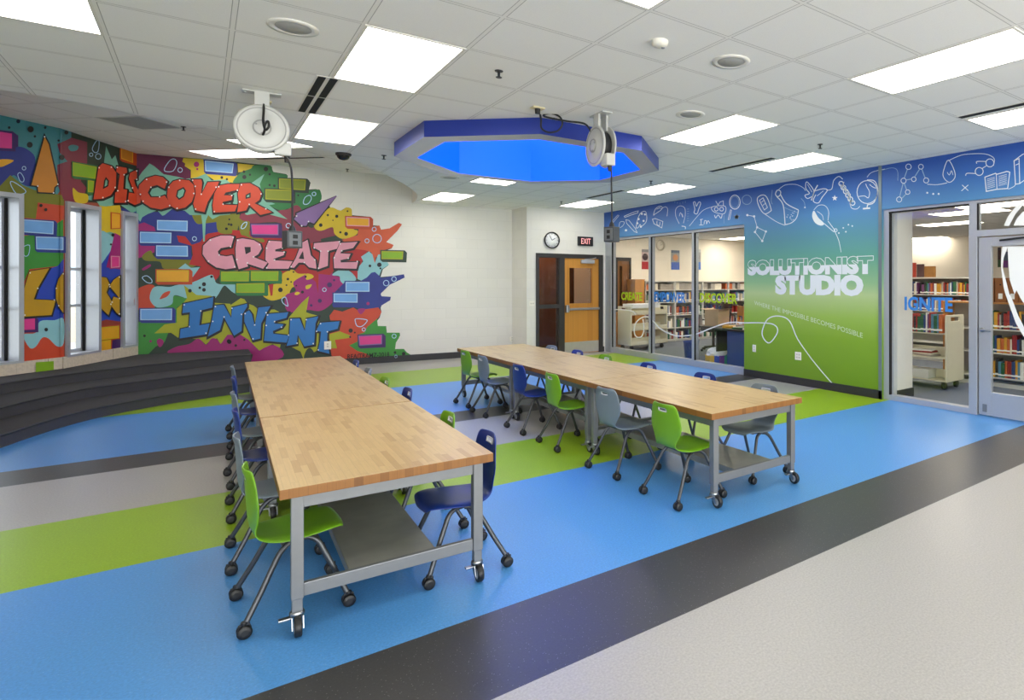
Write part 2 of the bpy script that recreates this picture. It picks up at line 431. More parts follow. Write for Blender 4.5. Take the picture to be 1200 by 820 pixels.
mb = MB(); mb.prism([(XL-.3, 6.6), (-.1, 6.6), (1.3, 7.7), (2.6, 9.6), (3.6, 11.6), (3.6, 13.2), (-.9, 13.6), (XL-.3, 9.2)], ALC, ALC+.1)
struct(mb.build('ceiling_alcove', m_alc), 'higher tiled ceiling over the carpeted platform')

# baseboards
def strip_on(P, a0, a1, z0, z1, t=.012):
    mb = MB(); vs = [P.pt(a, o, z) for z in (z0, z1) for o in (t, 0) for a in (a0, a1)]
    return mb.add(vs, [(0, 2, 3, 1), (4, 5, 7, 6), (0, 1, 5, 4), (2, 6, 7, 3), (0, 4, 6, 2), (1, 3, 7, 5)])
a066 = (mur_x(.67)-CB).length
struct(strip_on(PM, a066, PM.L, 0, .125).build('baseboard_back', m_base))
mb = MB(); mb.box(WX-.012, WX, GY0+.0, GY1, 0, .115); struct(mb.build('baseboard_right', m_base))
mb = MB(); mb.box(5.18, DX0-.0, ENDY-.012, ENDY, 0, .115); mb.box(DX1, WX, ENDY-.012, ENDY, 0, .115); mb.box(5.178, 5.19, ENDY-.012, 12.4, 0, .115); struct(mb.build('baseboard_end', m_base))
mb = MB(); mb.box(WX+.14, WX+.53, GY0-.145, GY0-.13, 0, .12); struct(mb.build('baseboard_library', m_base))
mb = MB(); mb.box(WX-.012, WX, GY0+.005, GY0+.05, 0, CEIL); struct(mb.build('trim_1', mat('corner_guard', (120, 134, 140), .4, .3)), 'grey metal corner strip at the right end of the gradient wall')

# stone band under the windows
mb = MB()
def stone(P, a0, a1):
    a = a0
    while a < a1-.01:
        b = min(a1, a+random.uniform(.26, .42)); t = random.uniform(.02, .034)
        vs = [P.pt(q, o, z) for z in (PLAT-.02, .545) for o in (t, -.02) for q in (a+.003, b-.003)]
        mb.add(vs, [(0, 2, 3, 1), (4, 5, 7, 6), (0, 1, 5, 4), (2, 6, 7, 3), (0, 4, 6, 2), (1, 3, 7, 5)]); a = b
stone(PA, 0, PA.L); stone(PB, 0, PB.L)
struct(mb.build('trim_2', m_stone), 'rough tan stone band under the tall windows')

# tall windows
def tall_window(k, P, W, label):
    s0, s1, z0, z1 = W
    fr = MB()
    def slab(a0, a1, o0, o1, za, zb, mi=0):
        vs = [P.pt(a, o, z) for z in (za, zb) for o in (o0, o1) for a in (a0, a1)]
        fr.add(vs, [(0, 2, 3, 1), (4, 5, 7, 6), (0, 1, 5, 4), (2, 6, 7, 3), (0, 4, 6, 2), (1, 3, 7, 5)], mi)
    fw, pr = .055, .03
    slab(s0-fw, s0, pr, -.22, z0-.03, z1+fw); slab(s1, s1+fw, pr, -.22, z0-.03, z1+fw)
    slab(s0, s1, pr, -.22, z1, z1+fw); slab(s0, s1, pr, -.22, z0-.03, z0)
    g = .045
    slab(s0, s0+g, -.16, -.22, z0, z1); slab(s1-g, s1, -.16, -.22, z0, z1); slab(s0+g, s1-g, -.16, -.22, z0, z0+g); slab(s0+g, s1-g, -.16, -.22, z1-g, z1)
    for zz in (z0+.66, z0+1.18): slab(s0+g, s1-g, -.165, -.215, zz-.02, zz+.02)
    slab(s0+.001, s0+.016, -.13, -.161, z0, z1, 1); slab(s1-.016, s1-.001, -.13, -.161, z0, z1, 1)
    o = fr.build('window_%d' % k, [m_alu, m_blackm]); struct(o, label)
    gm = MB(); vs = [P.pt(a, o_, z) for z in (z0+g, z1-g) for o_ in (-.187, -.193) for a in (s0+g, s1-g)]
    gm.add(vs, [(0, 2, 3, 1), (4, 5, 7, 6), (0, 1, 5, 4), (2, 6, 7, 3), (0, 4, 6, 2), (1, 3, 7, 5)])
    gm.build('glass', m_glass, o)
tall_window(1, PA, W1, 'tall window cut by the left edge of the photo')
tall_window(2, PB, W2, 'tall narrow window in the middle of the mural wall')
tall_window(3, PB, W3, 'tall slit window beside the mural corner')

# carpeted platform in three tiers
risers = [
 [(-3.2, 6.2), (-2.3, 7.0), (-1.75, 7.85), (-1.465, 8.45), (-1.376, 8.7), (-1.2, 9.15), (-1.0, 9.52), (-.8, 9.76), (-.6, 9.95), (-.3, 10.17), (.05, 10.34), (.3, 10.45), (.64, 10.57)],
 [(-3.5, 6.9), (-2.5, 7.8), (-1.85, 8.75), (-1.60, 9.45), (-1.33, 10.05), (-1.1, 10.42), (-.83, 10.60), (-.6, 10.72), (-.32, 10.87), (.05, 11.06), (.35, 11.2), (.64, 11.3)],
 [(-3.9, 7.6), (-2.9, 8.6), (-2.2, 9.6), (-1.80, 10.42), (-1.47, 10.85), (-1.17, 11.12), (-.85, 11.33), (-.64, 11.48), (-.33, 11.62), (.05, 11.84), (.35, 11.98), (.64, 12.09)]]
rz = [.13, .26, .39]
mb = MB()
xe = .645
back = [(xe, mur_x(xe).y+.0), (CB.x, CB.y), (KB.x, KB.y), (-5.15, KA.y+.35)]
for k, R in enumerate(risers):
    loop = smooth_loop(R, 4, closed=False)
    pts = loop+back
    if k == 0: pts = loop+back
    mb.prism(pts, rz[k]-.13+(.0 if k == 0 else -.002), rz[k], 0)
    nos = [(x, y) for x, y in loop]
    mb.tube([(x, y, rz[k]-.012) for x, y in nos], .013, 6, 1)
struct(mb.build('floor_platform', [m_carpet, mat('stair_nosing', (62, 61, 63), .9, noise=.3, scale=200)]), 'charcoal carpeted platform in three curved steps')

# ------------------------------------------------------------------ exit door set in the end wall
def box_obj(name, m, dims, parent=None, b=.003):
    mb = MB(); mb.bbox(*dims, b=b); return mb.build(name, m, parent)
fr = MB(); y0, y1 = ENDY-.03, ENDY+.12
fr.box(DX0, DX0+.06, y0, y1, 0, DZ); fr.box(DX1-.10, DX1, y0, y1, 0, DZ); fr.box(DX0+.06, DX1-.10, y0, y1, DZ-.09, DZ)
fr.box(5.90, 6.03, y0, y1, 0, DZ-.09)
fr.box(DX0+.06, 5.90, y0, y1, 1.0, 1.08); fr.box(DX0+.06, 5.90, y0, y1, 0, .05)
d1 = struct(fr.build('door_1', m_dark), 'wooden exit door with dark frame and glazed sidelight')
MB().box(DX0+.06, 5.90, ENDY+.03, ENDY+.036, .05, 1.0).box(DX0+.06, 5.90, ENDY+.03, ENDY+.036, 1.08, DZ-.09).build('glass', m_smoke, d1)
lf = MB(); ly0, ly1 = ENDY+.0, ENDY+.045
wx0, wx1, wz0, wz1 = 6.15, 6.70, 1.09, 1.86
lf.box(6.03, wx0, ly0, ly1, .01, DZ-.09); lf.box(wx1, DX1-.10, ly0, ly1, .01, DZ-.09); lf.box(wx0, wx1, ly0, ly1, .01, wz0); lf.box(wx0, wx1, ly0, ly1, wz1, DZ-.09)
leaf = lf.build('door_leaf', m_dwood, d1)
lt = MB(); e = .028
for (a, b_, c, d) in ((wx0-e, wx0, wz0-e, wz1+e), (wx1, wx1+e, wz0-e, wz1+e), (wx0, wx1, wz0-e, wz0), (wx0, wx1, wz1, wz1+e)): lt.box(a, b_, ly0-.012, ly0, c, d)
lt.build('vision_frame', m_dwood, d1)
MB().box(wx0, wx1, ENDY+.018, ENDY+.024, wz0, wz1).build('vision_glass', m_smoke, d1)
MB().bbox(6.03, DX1-.10, ly0-.006, ly0, .02, .26, b=.002).build('kick_plate', mat('satin_kick_plate', (190, 186, 176), .35, .6, noise=.08), d1)
pb = MB(); pb.bbox(6.05, 6.86, ly0-.075, ly0-.035, .945, .995, b=.008); pb.bbox(6.05, 6.12, ly0-.08, ly0, .90, 1.06, b=.01); pb.box(6.80, 6.85, ly0-.05, ly0, .95, .99)
pb.build('push_bar', m_chrome, d1)
cl = MB(); cl.bbox(6.42, 6.74, ly0-.07, ly0, 1.96, 2.04, b=.008); cl.tube([(6.5, ly0-.05, 2.045), (6.62, ly0-.16, 2.06), (6.8, ly0-.02, 2.09)], .009, 6)
cl.build('door_closer', m_alu, d1)
# warm vestibule behind the exit door
mb = MB(); m_brick = block_mat('brown_brick', (120, 78, 52)); mb.box(5.39, 9, 13.3, 13.4, 0, 2.6); struct(mb.build('wall_vestibule', m_brick), 'brown brick wall seen through the exit door glass')
mb = MB(); mb.box(5.39, WX, ENDY+.2, 13.4, 2.6, 2.7); mb.box(WX, 9, LEY+.2, 13.4, 2.6, 2.7); mb.box(8.9, 9, LEY+.2, 13.4, 0, 2.7); struct(mb.build('ceiling_vestibule', m_white))
mb = MB(); mb.bbox(5.9, 6.5, 12.8, 12.96, 2.56, 2.6); tag(mb.build('ceiling_light', emis('vestibule_lamp', (255, 206, 150), 34.0)), 'warm lamp in the vestibule behind the exit door', 'ceiling light')

# ------------------------------------------------------------------ glass fronts on the right
GX0, GX1, GXM = WX+.03, WX+.15, WX+.09
def front(name, ybars, zbars, y0, y1, label, panes, extra=None):
    fr = MB()
    for (a, b_) in ybars: fr.bbox(GX0, GX1, a, b_, 0, SFT, b=.004)
    for (z0, z1, a, b_) in zbars: fr.bbox(GX0+.001, GX1-.001, a, b_, z0, z1, b=.004)
    if extra: extra(fr)
    o = struct(fr.build(name, [m_alu, m_blackm]), label)
    for (a, b_, z0, z1) in panes: MB().box(GXM-.004, GXM+.004, a, b_, z0, z1).build('glass', m_glass, o)
    return o
ly = [(11.44, 11.70), (9.955, 10.015), (8.575, 8.635), (GY1-.05, GY1+.03)]
def ext(fr):
    for a in (11.44, 9.955, 8.575): fr.box(GX0+.012, GX0+.045, a-.012, a+.004, .115, SFT-.05, 1)
    fr.box(GX0+.004, GX0+.03, GY1, 11.5, SFT-.06, SFT-.045, 1)
front('window_4', ly, [(SFT-.05, SFT+.01, GY1, 11.7), (0, .115, GY1, 11.7)], GY1, 11.7, 'three pane aluminium glass front at the left end of the gradient wall',
      [(10.01, 11.43, .11, SFT-.04), (8.63, 9.96, .11, SFT-.04), (GY1+.02, 8.58, .11, SFT-.04)], ext)
ry = [(4.52, 4.60), (3.36, 3.455), (1.9, 2.0), (.6, .7)]
def ext2(fr):
    fr.box(GX0+.005, GX0+.05, 4.505, 4.524, .07, SFT-.04, 1); fr.box(GX0-.002, GX0+.02, 3.45, 4.52, SFT-.055, SFT-.035, 1)
    fr.box(GX0+.005, GX0+.04, 3.348, 3.362, 2.165, SFT-.04, 1)
front('window_5', ry, [(SFT-.035, SFT+.01, .6, 4.6), (0, .07, 3.40, 4.6), (2.085, 2.16, .6, 3.40), (0, .07, .6, 1.95)], .6, 4.6, 'aluminium framed library glass front at the right edge of the photo',
      [(3.45, 4.52, .07, SFT-.03), (.7, 3.36, 2.16, SFT-.03), (.7, 1.9, .07, 2.085)], ext2)
# aluminium glass door
dm = MB(); dx0, dx1 = GX0+.02, GX0+.075
dm.bbox(dx0, dx1, 3.205, 3.345, .015, 2.075); dm.bbox(dx0, dx1, 2.01, 2.14, .015, 2.075); dm.bbox(dx0+.001, dx1-.001, 2.14, 3.205, 1.965, 2.074); dm.bbox(dx0+.001, dx1-.001, 2.14, 3.205, .016, .285)
d2 = struct(dm.build('door_2', m_alu), 'aluminium glass door into the library')
MB().box(dx0+.02, dx0+.028, 2.14, 3.205, .285, 1.965).build('glass', m_glass, d2)
hd = MB(); hd.lathe([(.0, -.0), (.028, 0), (.028, .012), (.012, .014), (.012, .05)], (dx0, 3.30, 1.0), 'x', 16, M=Matrix.Translation((2*dx0, 0, 0)) @ Matrix.Scale(-1, 4, (1, 0, 0))); hd.tube([(dx0-.05, 3.305, 1.0), (dx0-.055, 3.25, 1.0), (dx0-.05, 3.18, .995)], .011, 8)
hd.build('lever_handle', m_chrome, d2)
MB().bbox(dx0-.008, dx0, 3.25, 3.30, .05, .14, b=.003).build('floor_bolt', m_steel, d2)
MB().tube([(dx0-.015, 3.1, 2.03), (dx0-.03, 2.8, 2.05), (dx0-.03, 2.3, 2.05)], .012, 6).build('closer_arm', m_black, d2)

# ================================================================== PAINT ON WALLS
TL = {'T1': (160, 175, 110/1002), 'T2': (260, 175, 110/1002), 'T3': (360, 195, 130/969), 'T4': (160, 255, 110/1002), 'T5': (260, 255, 110/1002),
      'T6': (360, 290, 130/969), 'T7': (160, 335, 110/1002), 'T8': (260, 335, 110/1002), 'T9': (360, 345, 130/1200),
      'A1': (0, 130, 90/671), 'A2': (80, 145, 90/671), 'A4': (20, 230, 60/246), 'A5': (110, 230, 55/225), 'P': (0, 0, 1),
      'R1': (1000, 150, 1/6), 'R3': (715, 190, .1375), 'R4': (860, 180, .15), 'R5': (865, 230, 175/755), 'R8': (870, 340, 160/1200),
      'D1': (1130, 210, 70/410), 'D2': (1130, 340, 70/383), 'S3': (715, 290, 160/937)}
def tp(t, pts):
    x, y, k = TL[t]; return [(x+p[0]*k, y+p[1]*k) for p in pts]
def clip_u(poly, u, keep_less):
    out = []; n = len(poly)
    for i in range(n):
        a, b = poly[i], poly[(i+1) % n]
        ia = (a[0] <= u) == keep_less; ib = (b[0] <= u) == keep_less
        if ia: out.append(a)
        if ia != ib:
            t = (u-a[0])/(b[0]-a[0]); out.append((u, a[1]+t*(b[1]-a[1])))
    return out
class Paint:
    def __init__(s, planes): s.planes = planes; s.mbs = {}; s.mats = []
    def mi(s, m):
        if m not in s.mats: s.mats.append(m)
        return s.mats.index(m)
    def fill(s, part, poly, m, layer, holes=None):
        mb = s.mbs.setdefault(part, MB()); mi = s.mi(m)
        for P in s.planes:
            q = poly
            if max(p[0] for p in q) <= P.ulo or min(p[0] for p in q) >= P.uhi: continue
            if min(p[0] for p in q) < P.ulo: q = clip_u(q, P.ulo, False)
            if q and max(p[0] for p in q) > P.uhi: q = clip_u(q, P.uhi, True)
            if len(q) < 3: continue
            loops = [[Vector((x, y, 0)) for x, y in q]]
            for h in (holes or []): loops.append([Vector((x, y, 0)) for x, y in h])
            tri = tessellate_polygon(loops); flat = [p for L in loops for p in L]
            mb.add([P.hit(p.x, p.y, .0012+layer*.0012) for p in flat], tri, mi)
    def stroke(s, part, pts, w, m, layer, closed=False):
        n = len(pts)
        def nrm(a, b):
            d = (b[0]-a[0], b[1]-a[1]); l = math.hypot(*d) or 1
            return (-d[1]/l, d[0]/l)
        L, R = [], []
        for i in range(n):
            if closed: a, b = pts[i-1], pts[(i+1) % n]
            else: a, b = pts[max(0, i-1)], pts[min(n-1, i+1)]
            p = pts[i]
            n1 = nrm(a, p) if a != p else nrm(p, b); n2 = nrm(p, b) if b != p else n1
            mx, my = n1[0]+n2[0], n1[1]+n2[1]; l2 = mx*mx+my*my
            k = 2/l2 if l2 > .5 else 1.6
            mx, my = mx*k*w/2, my*k*w/2
            L.append((p[0]+mx, p[1]+my)); R.append((p[0]-mx, p[1]-my))
        for i in range(n if closed else n-1):
            j = (i+1) % n
            s.fill(part, [L[i], L[j], R[j], R[i]], m, layer)
    def dot(s, part, x, y, r, m, layer, n=10): s.fill(part, [(x+r*math.cos(2*PI*k/n), y+r*math.sin(2*PI*k/n)) for k in range(n)], m, layer)
    def ring(s, part, x, y, r, w, m, layer, n=14, ry=None): s.stroke(part, [(x+r*math.cos(2*PI*k/n), y+(ry or r)*math.sin(2*PI*k/n)) for k in range(n)], w, m, layer, True)
    def build(s, part, name, parent):
        return s.mbs[part].build(name, s.mats, parent, norm=False)
def pm(name, c): return mat('paint_'+name, tuple(min(255, int(x*.97)) for x in c), .5, noise=.14, scale=5)
K = dict(dmag=pm('plum', (96, 14, 62)), mag=pm('magenta', (160, 22, 110)), mint=pm('mint', (118, 178, 156)), yel=pm('yellow', (212, 182, 20)), navy=pm('navy', (34, 48, 134)),
         olive=pm('olive', (120, 120, 14)), red=pm('red', (176, 26, 24)), dgr=pm('dark_green', (36, 56, 42)), grn=pm('green', (36, 118, 58)), lgrn=pm('leaf_green', (56, 142, 50)),
         lblu=pm('pale_blue', (140, 194, 200)), ora=pm('orange', (206, 84, 44)), ord=pm('orange_red', (200, 66, 34)), pink=pm('pink', (222, 150, 168)), vio=pm('violet', (136, 104, 158)),
         ygr=pm('yellow_green', (166, 170, 14)), lime=pm('lime', (134, 178, 20)), blu=pm('letter_blue', (34, 116, 188)), sky=pm('brick_blue', (112, 166, 226)), pale=pm('pale_highlight', (176, 210, 240)),
         blk=pm('black', (18, 16, 18)), wht=pm('white', (232, 234, 234)), amb=pm('amber', (232, 168, 28)), rus=pm('rust', (190, 70, 22)), hot=pm('hot_pink', (222, 58, 140)), ind=pm('indigo', (62, 26, 96)),
         mar=pm('maroon', (132, 44, 64)), teal=pm('teal', (62, 132, 140)), gold=pm('gold', (192, 146, 10)), olg=pm('olive_lime', (128, 140, 16)), rblu=pm('royal_blue', (30, 66, 178)), tree=pm('tree_gold', (204, 128, 24)), brk=pm('brick_red', (150, 52, 34)))
PT = Paint([PA, PB, PM])
layer_n = [0]
def B(t, c, pts, sm=True, part='bg', layer=None):
    q = tp(t, pts)
    if sm: q = smooth_loop(q, 4)
    if layer is None: layer_n[0] += .05; layer = 1+layer_n[0]
    PT.fill(part, q, K[c], layer)
# overall field of the mural on the long wall
field = [(159, 177.5), (240, 186), (317, 194), (320.4, 201.4), (335.8, 204), (337, 209), (360, 209.5), (364, 214), (362, 222), (370, 221.5), (375, 223), (374, 236), (386, 241), (387, 243), (399, 247), (405.6, 243), (411.7, 244.7), (412.5, 252),
         (434, 254), (436.6, 257), (437, 264), (444.5, 264.5), (446, 269.3), (456.6, 267.5), (467.4, 261), (470.7, 263), (466, 270), (452.6, 283.6), (460.6, 287), (459, 291), (446, 296), (447, 306), (455, 311), (448.6, 315.5), (446, 324.5), (459, 323.5), (473.4, 321.5), (474, 325),
         (456.6, 333.6), (446, 344), (447, 347), (458, 347.7), (457.3, 351.7), (447.2, 357.8), (446, 361), (447, 365), (445, 372), (441, 377), (443, 382), (452.6, 382), (453.3, 390), (468.7, 390.2), (467.4, 396), (464, 401.3), (463, 409), (473, 409), (477, 413), (484.5, 417.6), (484.5, 419.7),
         (420.6, 423.6), (360, 427), (292, 430), (291.5, 412), (159, 417.5)]
PT.fill('bg', field, K['dgr'], .2)
# fields on the window wall
B('P', 'teal', [(-2, 133), (40, 143.5), (84, 153), (84, 205), (62, 235), (28, 227), (-2, 226)], False)
B('P', 'dgr', [(83.5, 152.5), (120, 162), (159.8, 177), (159.8, 248), (141, 244), (117, 238), (84, 235)], False)
B('P', 'mint', [(116.5, 236), (141, 244), (141, 300), (116.5, 300)], False)
B('P', 'ord', [(27.3, 229), (75, 236), (75, 426), (27.3, 431)], False)
B('P', 'rblu', [(116.5, 290), (141, 290), (141, 408), (116.5, 424)], False)
B('P', 'navy', [(141, 243), (159.8, 247.5), (159.8, 254), (141, 246)], False)
# --- window wall shapes
B('A1', 'navy', [(-5, 330), (160, 310), (260, 350), (310, 430), (285, 640), (200, 640), (120, 560), (30, 640), (-5, 650)])
B('A1', 'olive', [(-5, 660), (90, 560), (200, 650), (300, 690), (560, 740), (560, 810), (215, 795), (205, 735), (-5, 725)], False)
B('A1', 'ind', [(-5, 165), (110, 178), (160, 215), (160, 310), (110, 330), (-5, 330)], False)
B('A1', 'amb', [(-5, 425), (120, 430), (60, 470), (-5, 488)])
B('A1', 'mar', [(500, 290), (625, 235), (671, 250), (671, 780), (560, 785), (500, 640), (500, 470), (590, 440), (520, 360)], False)
B('A2', 'mar', [(20, 120), (165, 160), (165, 345), (110, 500), (160, 560), (120, 690), (0, 680)], False)
B('P', 'teal', [(80, 172), (85, 169.5), (92, 171.5), (90, 176), (83, 177)])
B('A2', 'mint', [(330, 195), (380, 310), (412, 275), (440, 370), (560, 400), (640, 430), (600, 760), (560, 780), (450, 705), (280, 725), (250, 680), (160, 660), (170, 630), (240, 620), (310, 360)], False)
B('A2', 'yel', [(40, 560), (90, 600), (170, 620), (160, 690), (60, 680)])
B('A2', 'yel', [(335, 720), (450, 710), (460, 745), (452, 820), (335, 820)], False)
B('A4', 'olive', [(30, -4), (225, 14), (225, 45), (100, 30), (90, 108), (30, 102)], False)
B('A4', 'lgrn', [(30, 190), (120, 180), (222, 110), (224, 332), (150, 340), (60, 350), (30, 420)], False)
B('A4', 'rblu', [(224, 300), (195, 335), (160, 345), (120, 420), (70, 500), (30, 520), (30, 590), (100, 615), (224, 610), (224, 580)], False)
B('A4', 'lblu', [(30, 665), (90, 655), (110, 600), (180, 595), (224, 590), (224, 705), (192, 720), (150, 682), (120, 680), (90, 722), (60, 727)])
B('A5', 'yel', [(27, 45), (128, 55), (128, 190), (80, 170), (27, 180)], False)
B('A5', 'lblu', [(27, 175), (70, 180), (100, 220), (60, 290), (27, 320)])
B('A5', 'mag', [(100, 175), (128, 190), (128, 350), (60, 340), (80, 260)], False)
B('A5', 'brk', [(27, 600), (60, 590), (128, 600), (128, 785), (27, 800)], False)
B('A5', 'ind', [(90, 690), (128, 680), (128, 786), (80, 792)], False)
# --- long wall, upper left
B('T1', 'dmag', [(-8, 40), (300, 60), (500, 88), (520, 180), (580, 240), (580, 320), (440, 310), (0, 330)], False)
B('T1', 'yel', [(500, 92), (712, 105), (735, 262), (640, 300), (580, 310), (580, 220), (515, 180), (520, 150), (488, 130)], False)
B('T1', 'yel', [(730, 260), (1100, 280), (1060, 360), (830, 330)], False)
B('T1', 'navy', [(-8, 640), (120, 690), (400, 630), (620, 640), (700, 760), (1030, 780), (1030, 900), (-8, 900)], False)
B('T4', 'navy', [(-8, -60), (700, -60), (1000, -20), (930, 120), (850, 190), (720, 230), (680, 270), (560, 290), (600, 440), (220, 450), (190, 300), (-8, 290)], False)
B('T4', 'mag', [(-8, 80), (80, 50), (190, 100), (210, 165), (40, 160), (40, 280), (200, 290), (190, 370), (60, 420), (-8, 440)], False)
B('T4', 'olive', [(590, -60), (700, -100), (830, -90), (1010, -110), (1100, -60), (1060, 170), (940, 150), (910, 50), (740, 60), (640, 60)])
B('T4', 'olive', [(60, 410), (150, 350), (220, 430), (560, 450), (690, 440), (700, 470), (560, 540), (300, 548), (250, 470), (100, 460)])
B('T4', 'red', [(430, 190), (520, 200), (590, 290), (680, 260), (720, 200), (760, 170), (1000, 130), (1900, 180), (2000, 620), (900, 590), (870, 640), (830, 680), (790, 620), (700, 640), (600, 695), (580, 650), (690, 520), (560, 500), (600, 400), (590, 300), (450, 260)], False)
B('T4', 'mag', [(60, 545), (140, 498), (150, 520), (80, 562)])
B('T4', 'ord', [(-8, 790), (100, 720), (185, 722), (198, 790), (160, 850), (190, 970), (-8, 970)])
B('T7', 'lgrn', [(-8, 400), (40, 380), (190, 230), (300, 220), (400, 100), (540, 130), (500, 180), (430, 230), (430, 400), (300, 410), (200, 505), (340, 500), (300, 600), (200, 650), (120, 735), (-8, 750)], False)
B('T7', 'lblu', [(190, 10), (350, 10), (430, -10), (600, -40), (790, -120), (830, -80), (880, -20), (1150, -10), (1150, 80), (1040, 75), (940, 0), (880, 90), (840, 130), (540, 130), (500, 120), (400, 100), (380, 190), (290, 225), (200, 220), (140, 130)])
B('T7', 'dgr', [(830, 190), (880, 80), (940, -5), (1000, 60), (1080, 100), (1090, 210)])
B('T7', 'ord', [(250, 130), (290, 75), (360, 55), (330, 110), (260, 140)])
B('T4', 'lblu', [(445, 545), (520, 488), (580, 535), (675, 528), (600, 635), (570, 555)], False)
B('T7', 'ygr', [(505, -10), (640, 95), (800, 105), (840, 180), (1002, 190), (1040, 620), (900, 625), (860, 560), (800, 570), (740, 625), (680, 570), (440, 550), (370, 500), (190, 505), (300, 410), (430, 390), (430, 240), (500, 180), (540, 130)], False)
B('T7', 'mag', [(378, 722), (420, 650), (560, 620), (660, 560), (740, 628), (800, 560), (860, 570), (900, 615), (950, 540), (1002, 505), (1100, 512), (1240, 600), (1300, 680), (1400, 640), (1500, 640), (1560, 760), (1210, 860), (1190, 700)])
B('T7', 'mag', [(215, 590), (245, 560), (290, 590), (270, 640), (240, 650)])
# --- upper middle
B('T2', 'yel', [(168, 150), (345, 168), (300, 225), (175, 245)], False)
B('T2', 'grn', [(120, 370), (200, 250), (310, 205), (345, 170), (520, 175), (550, 240), (690, 270), (700, 300), (690, 315), (900, 430), (1002, 430), (1050, 440), (1045, 560), (800, 680), (720, 630), (620, 650), (450, 560), (350, 430)])
B('T2', 'mar', [(190, 710), (300, 620), (500, 690), (620, 650), (700, 640), (790, 595), (850, 640), (900, 800), (1040, 900), (1040, 1060), (850, 960), (640, 1000), (640, 790), (300, 790), (220, 760)])
B('T5', 'mar', [(640, -20), (800, -60), (880, 80), (940, 120), (1060, 60), (1260, 60), (1260, 180), (1000, 240), (640, 200)], False)
B('T5', 'olive', [(-40, -20), (120, -40), (220, 30), (300, 50), (300, 200), (440, 225), (430, 265), (250, 195), (200, 170), (160, 30), (110, 110), (100, 170), (-40, 150)])
B('T1', 'mint', [(-8, 340), (60, 240), (140, 150), (190, 180), (290, 265), (440, 292), (520, 315), (640, 300), (740, 258), (800, 330), (960, 320), (1010, 370), (1002, 640), (1000, 695), (890, 705), (810, 745), (765, 700), (740, 760), (728, 980), (712, 985), (702, 780), (690, 700), (570, 700), (515, 655), (380, 635), (300, 700), (275, 708), (220, 650), (120, 690), (60, 725), (40, 772), (15, 740), (-8, 640)], False)
B('T2', 'mint', [(330, 350), (455, 262), (405, 370), (440, 530), (570, 582), (505, 595), (700, 745), (550, 705), (420, 670), (270, 700), (245, 690), (300, 600), (120, 580), (110, 480)], False)
B('T5', 'yel', [(640, 610), (700, 570), (760, 555), (820, 598), (960, 595), (985, 640), (870, 680), (830, 740), (760, 740), (725, 790), (720, 830), (640, 860), (530, 885), (440, 835), (490, 830), (490, 730), (550, 710), (640, 690)])
B('T5', 'red', [(500, 715), (550, 705), (540, 830), (520, 835)], False)
# --- right part
B('T6', 'mag', [(-120, 300), (10, 220), (60, 160), (200, 180), (230, 240), (290, 260), (320, 300), (335, 390), (230, 400), (220, 480), (120, 552), (0, 545), (-170, 560), (-190, 420), (-100, 380)], True)
B('T6', 'red', [(-60, -30), (300, -60), (440, -20), (600, -30), (500, 60), (470, 150), (435, 275), (380, 205), (240, 195), (200, 240), (100, 230), (95, 400), (75, 300), (-60, 190)], False)
B('T6', 'yel', [(-10, 230), (40, 235), (55, 260), (-5, 282)])
B('T6', 'yel', [(-10, 332), (40, 322), (20, 355), (-10, 362)])
B('T3', 'ora', [(300, 640), (440, 600), (450, 540), (560, 530), (630, 515), (645, 552), (720, 540), (800, 492), (828, 505), (790, 560), (690, 660), (755, 685), (740, 712), (650, 735), (630, 800), (600, 790), (592, 845), (572, 835), (560, 750), (500, 730), (420, 720)], False)
B('T3', 'yel', [(60, 510), (120, 440), (200, 358), (290, 385), (340, 358), (385, 370), (392, 420), (400, 540), (442, 560), (420, 602), (310, 632), (240, 590), (220, 530), (130, 560), (80, 552)])
B('T6', 'lblu', [(218, 240), (270, 200), (340, 193), (400, 230), (425, 285), (330, 320), (290, 290), (280, 250)])
B('T6', 'lblu', [(440, 275), (440, 180), (490, 120), (470, 80), (540, 33), (570, 60), (590, 135), (620, 60), (660, 60), (715, 150), (650, 190), (630, 245), (570, 225), (480, 292)], False)
B('T6', 'navy', [(220, 505), (230, 400), (330, 300), (450, 300), (520, 262), (560, 220), (592, 213), (650, 265), (740, 250), (845, 233), (852, 262), (720, 325), (640, 405), (650, 425), (730, 431), (725, 460), (650, 505), (620, 545), (480, 545), (420, 522), (230, 522)], False)
B('T9', 'ord', [(240, 230), (290, 165), (380, 185), (500, 140), (590, 200), (620, 160), (770, 140), (805, 190), (770, 250), (660, 360), (610, 420), (570, 430), (560, 520), (460, 550), (540, 610), (640, 640), (750, 715), (560, 735), (480, 745), (340, 700), (260, 660), (230, 400), (360, 330), (350, 280), (250, 280)], False)
B('T9', 'mag', [(545, 160), (630, 155), (580, 215)])
B('T9', 'lgrn', [(455, 550), (540, 510), (560, 430), (620, 410), (650, 350), (755, 262), (765, 340), (855, 343), (858, 412), (1000, 413), (1006, 440), (960, 520), (950, 590), (1045, 588), (1080, 630), (1150, 668), (1150, 692), (740, 716), (640, 640), (540, 610)], False)
B('T9', 'ygr', [(235, 430), (350, 398), (460, 440), (455, 470), (300, 490), (322, 582), (255, 582)], False)
B('T8', 'ygr', [(0, 400), (30, 250), (90, 205), (200, 130), (240, 140), (270, 185), (340, 210), (400, 260), (560, 250), (720, 330), (850, 180), (930, 108), (900, 280), (950, 298), (1040, 320), (1030, 680), (870, 775), (840, 700), (760, 660), (630, 610), (620, 660), (540, 620), (450, 660), (400, 690), (350, 640), (280, 570), (200, 520), (60, 520), (0, 600)], False)
B('T8', 'dgr', [(880, 780), (900, 690), (945, 662), (990, 720), (1000, 780)])
B('T8', 'yel', [(775, 85), (800, 62), (835, 75), (800, 98)])
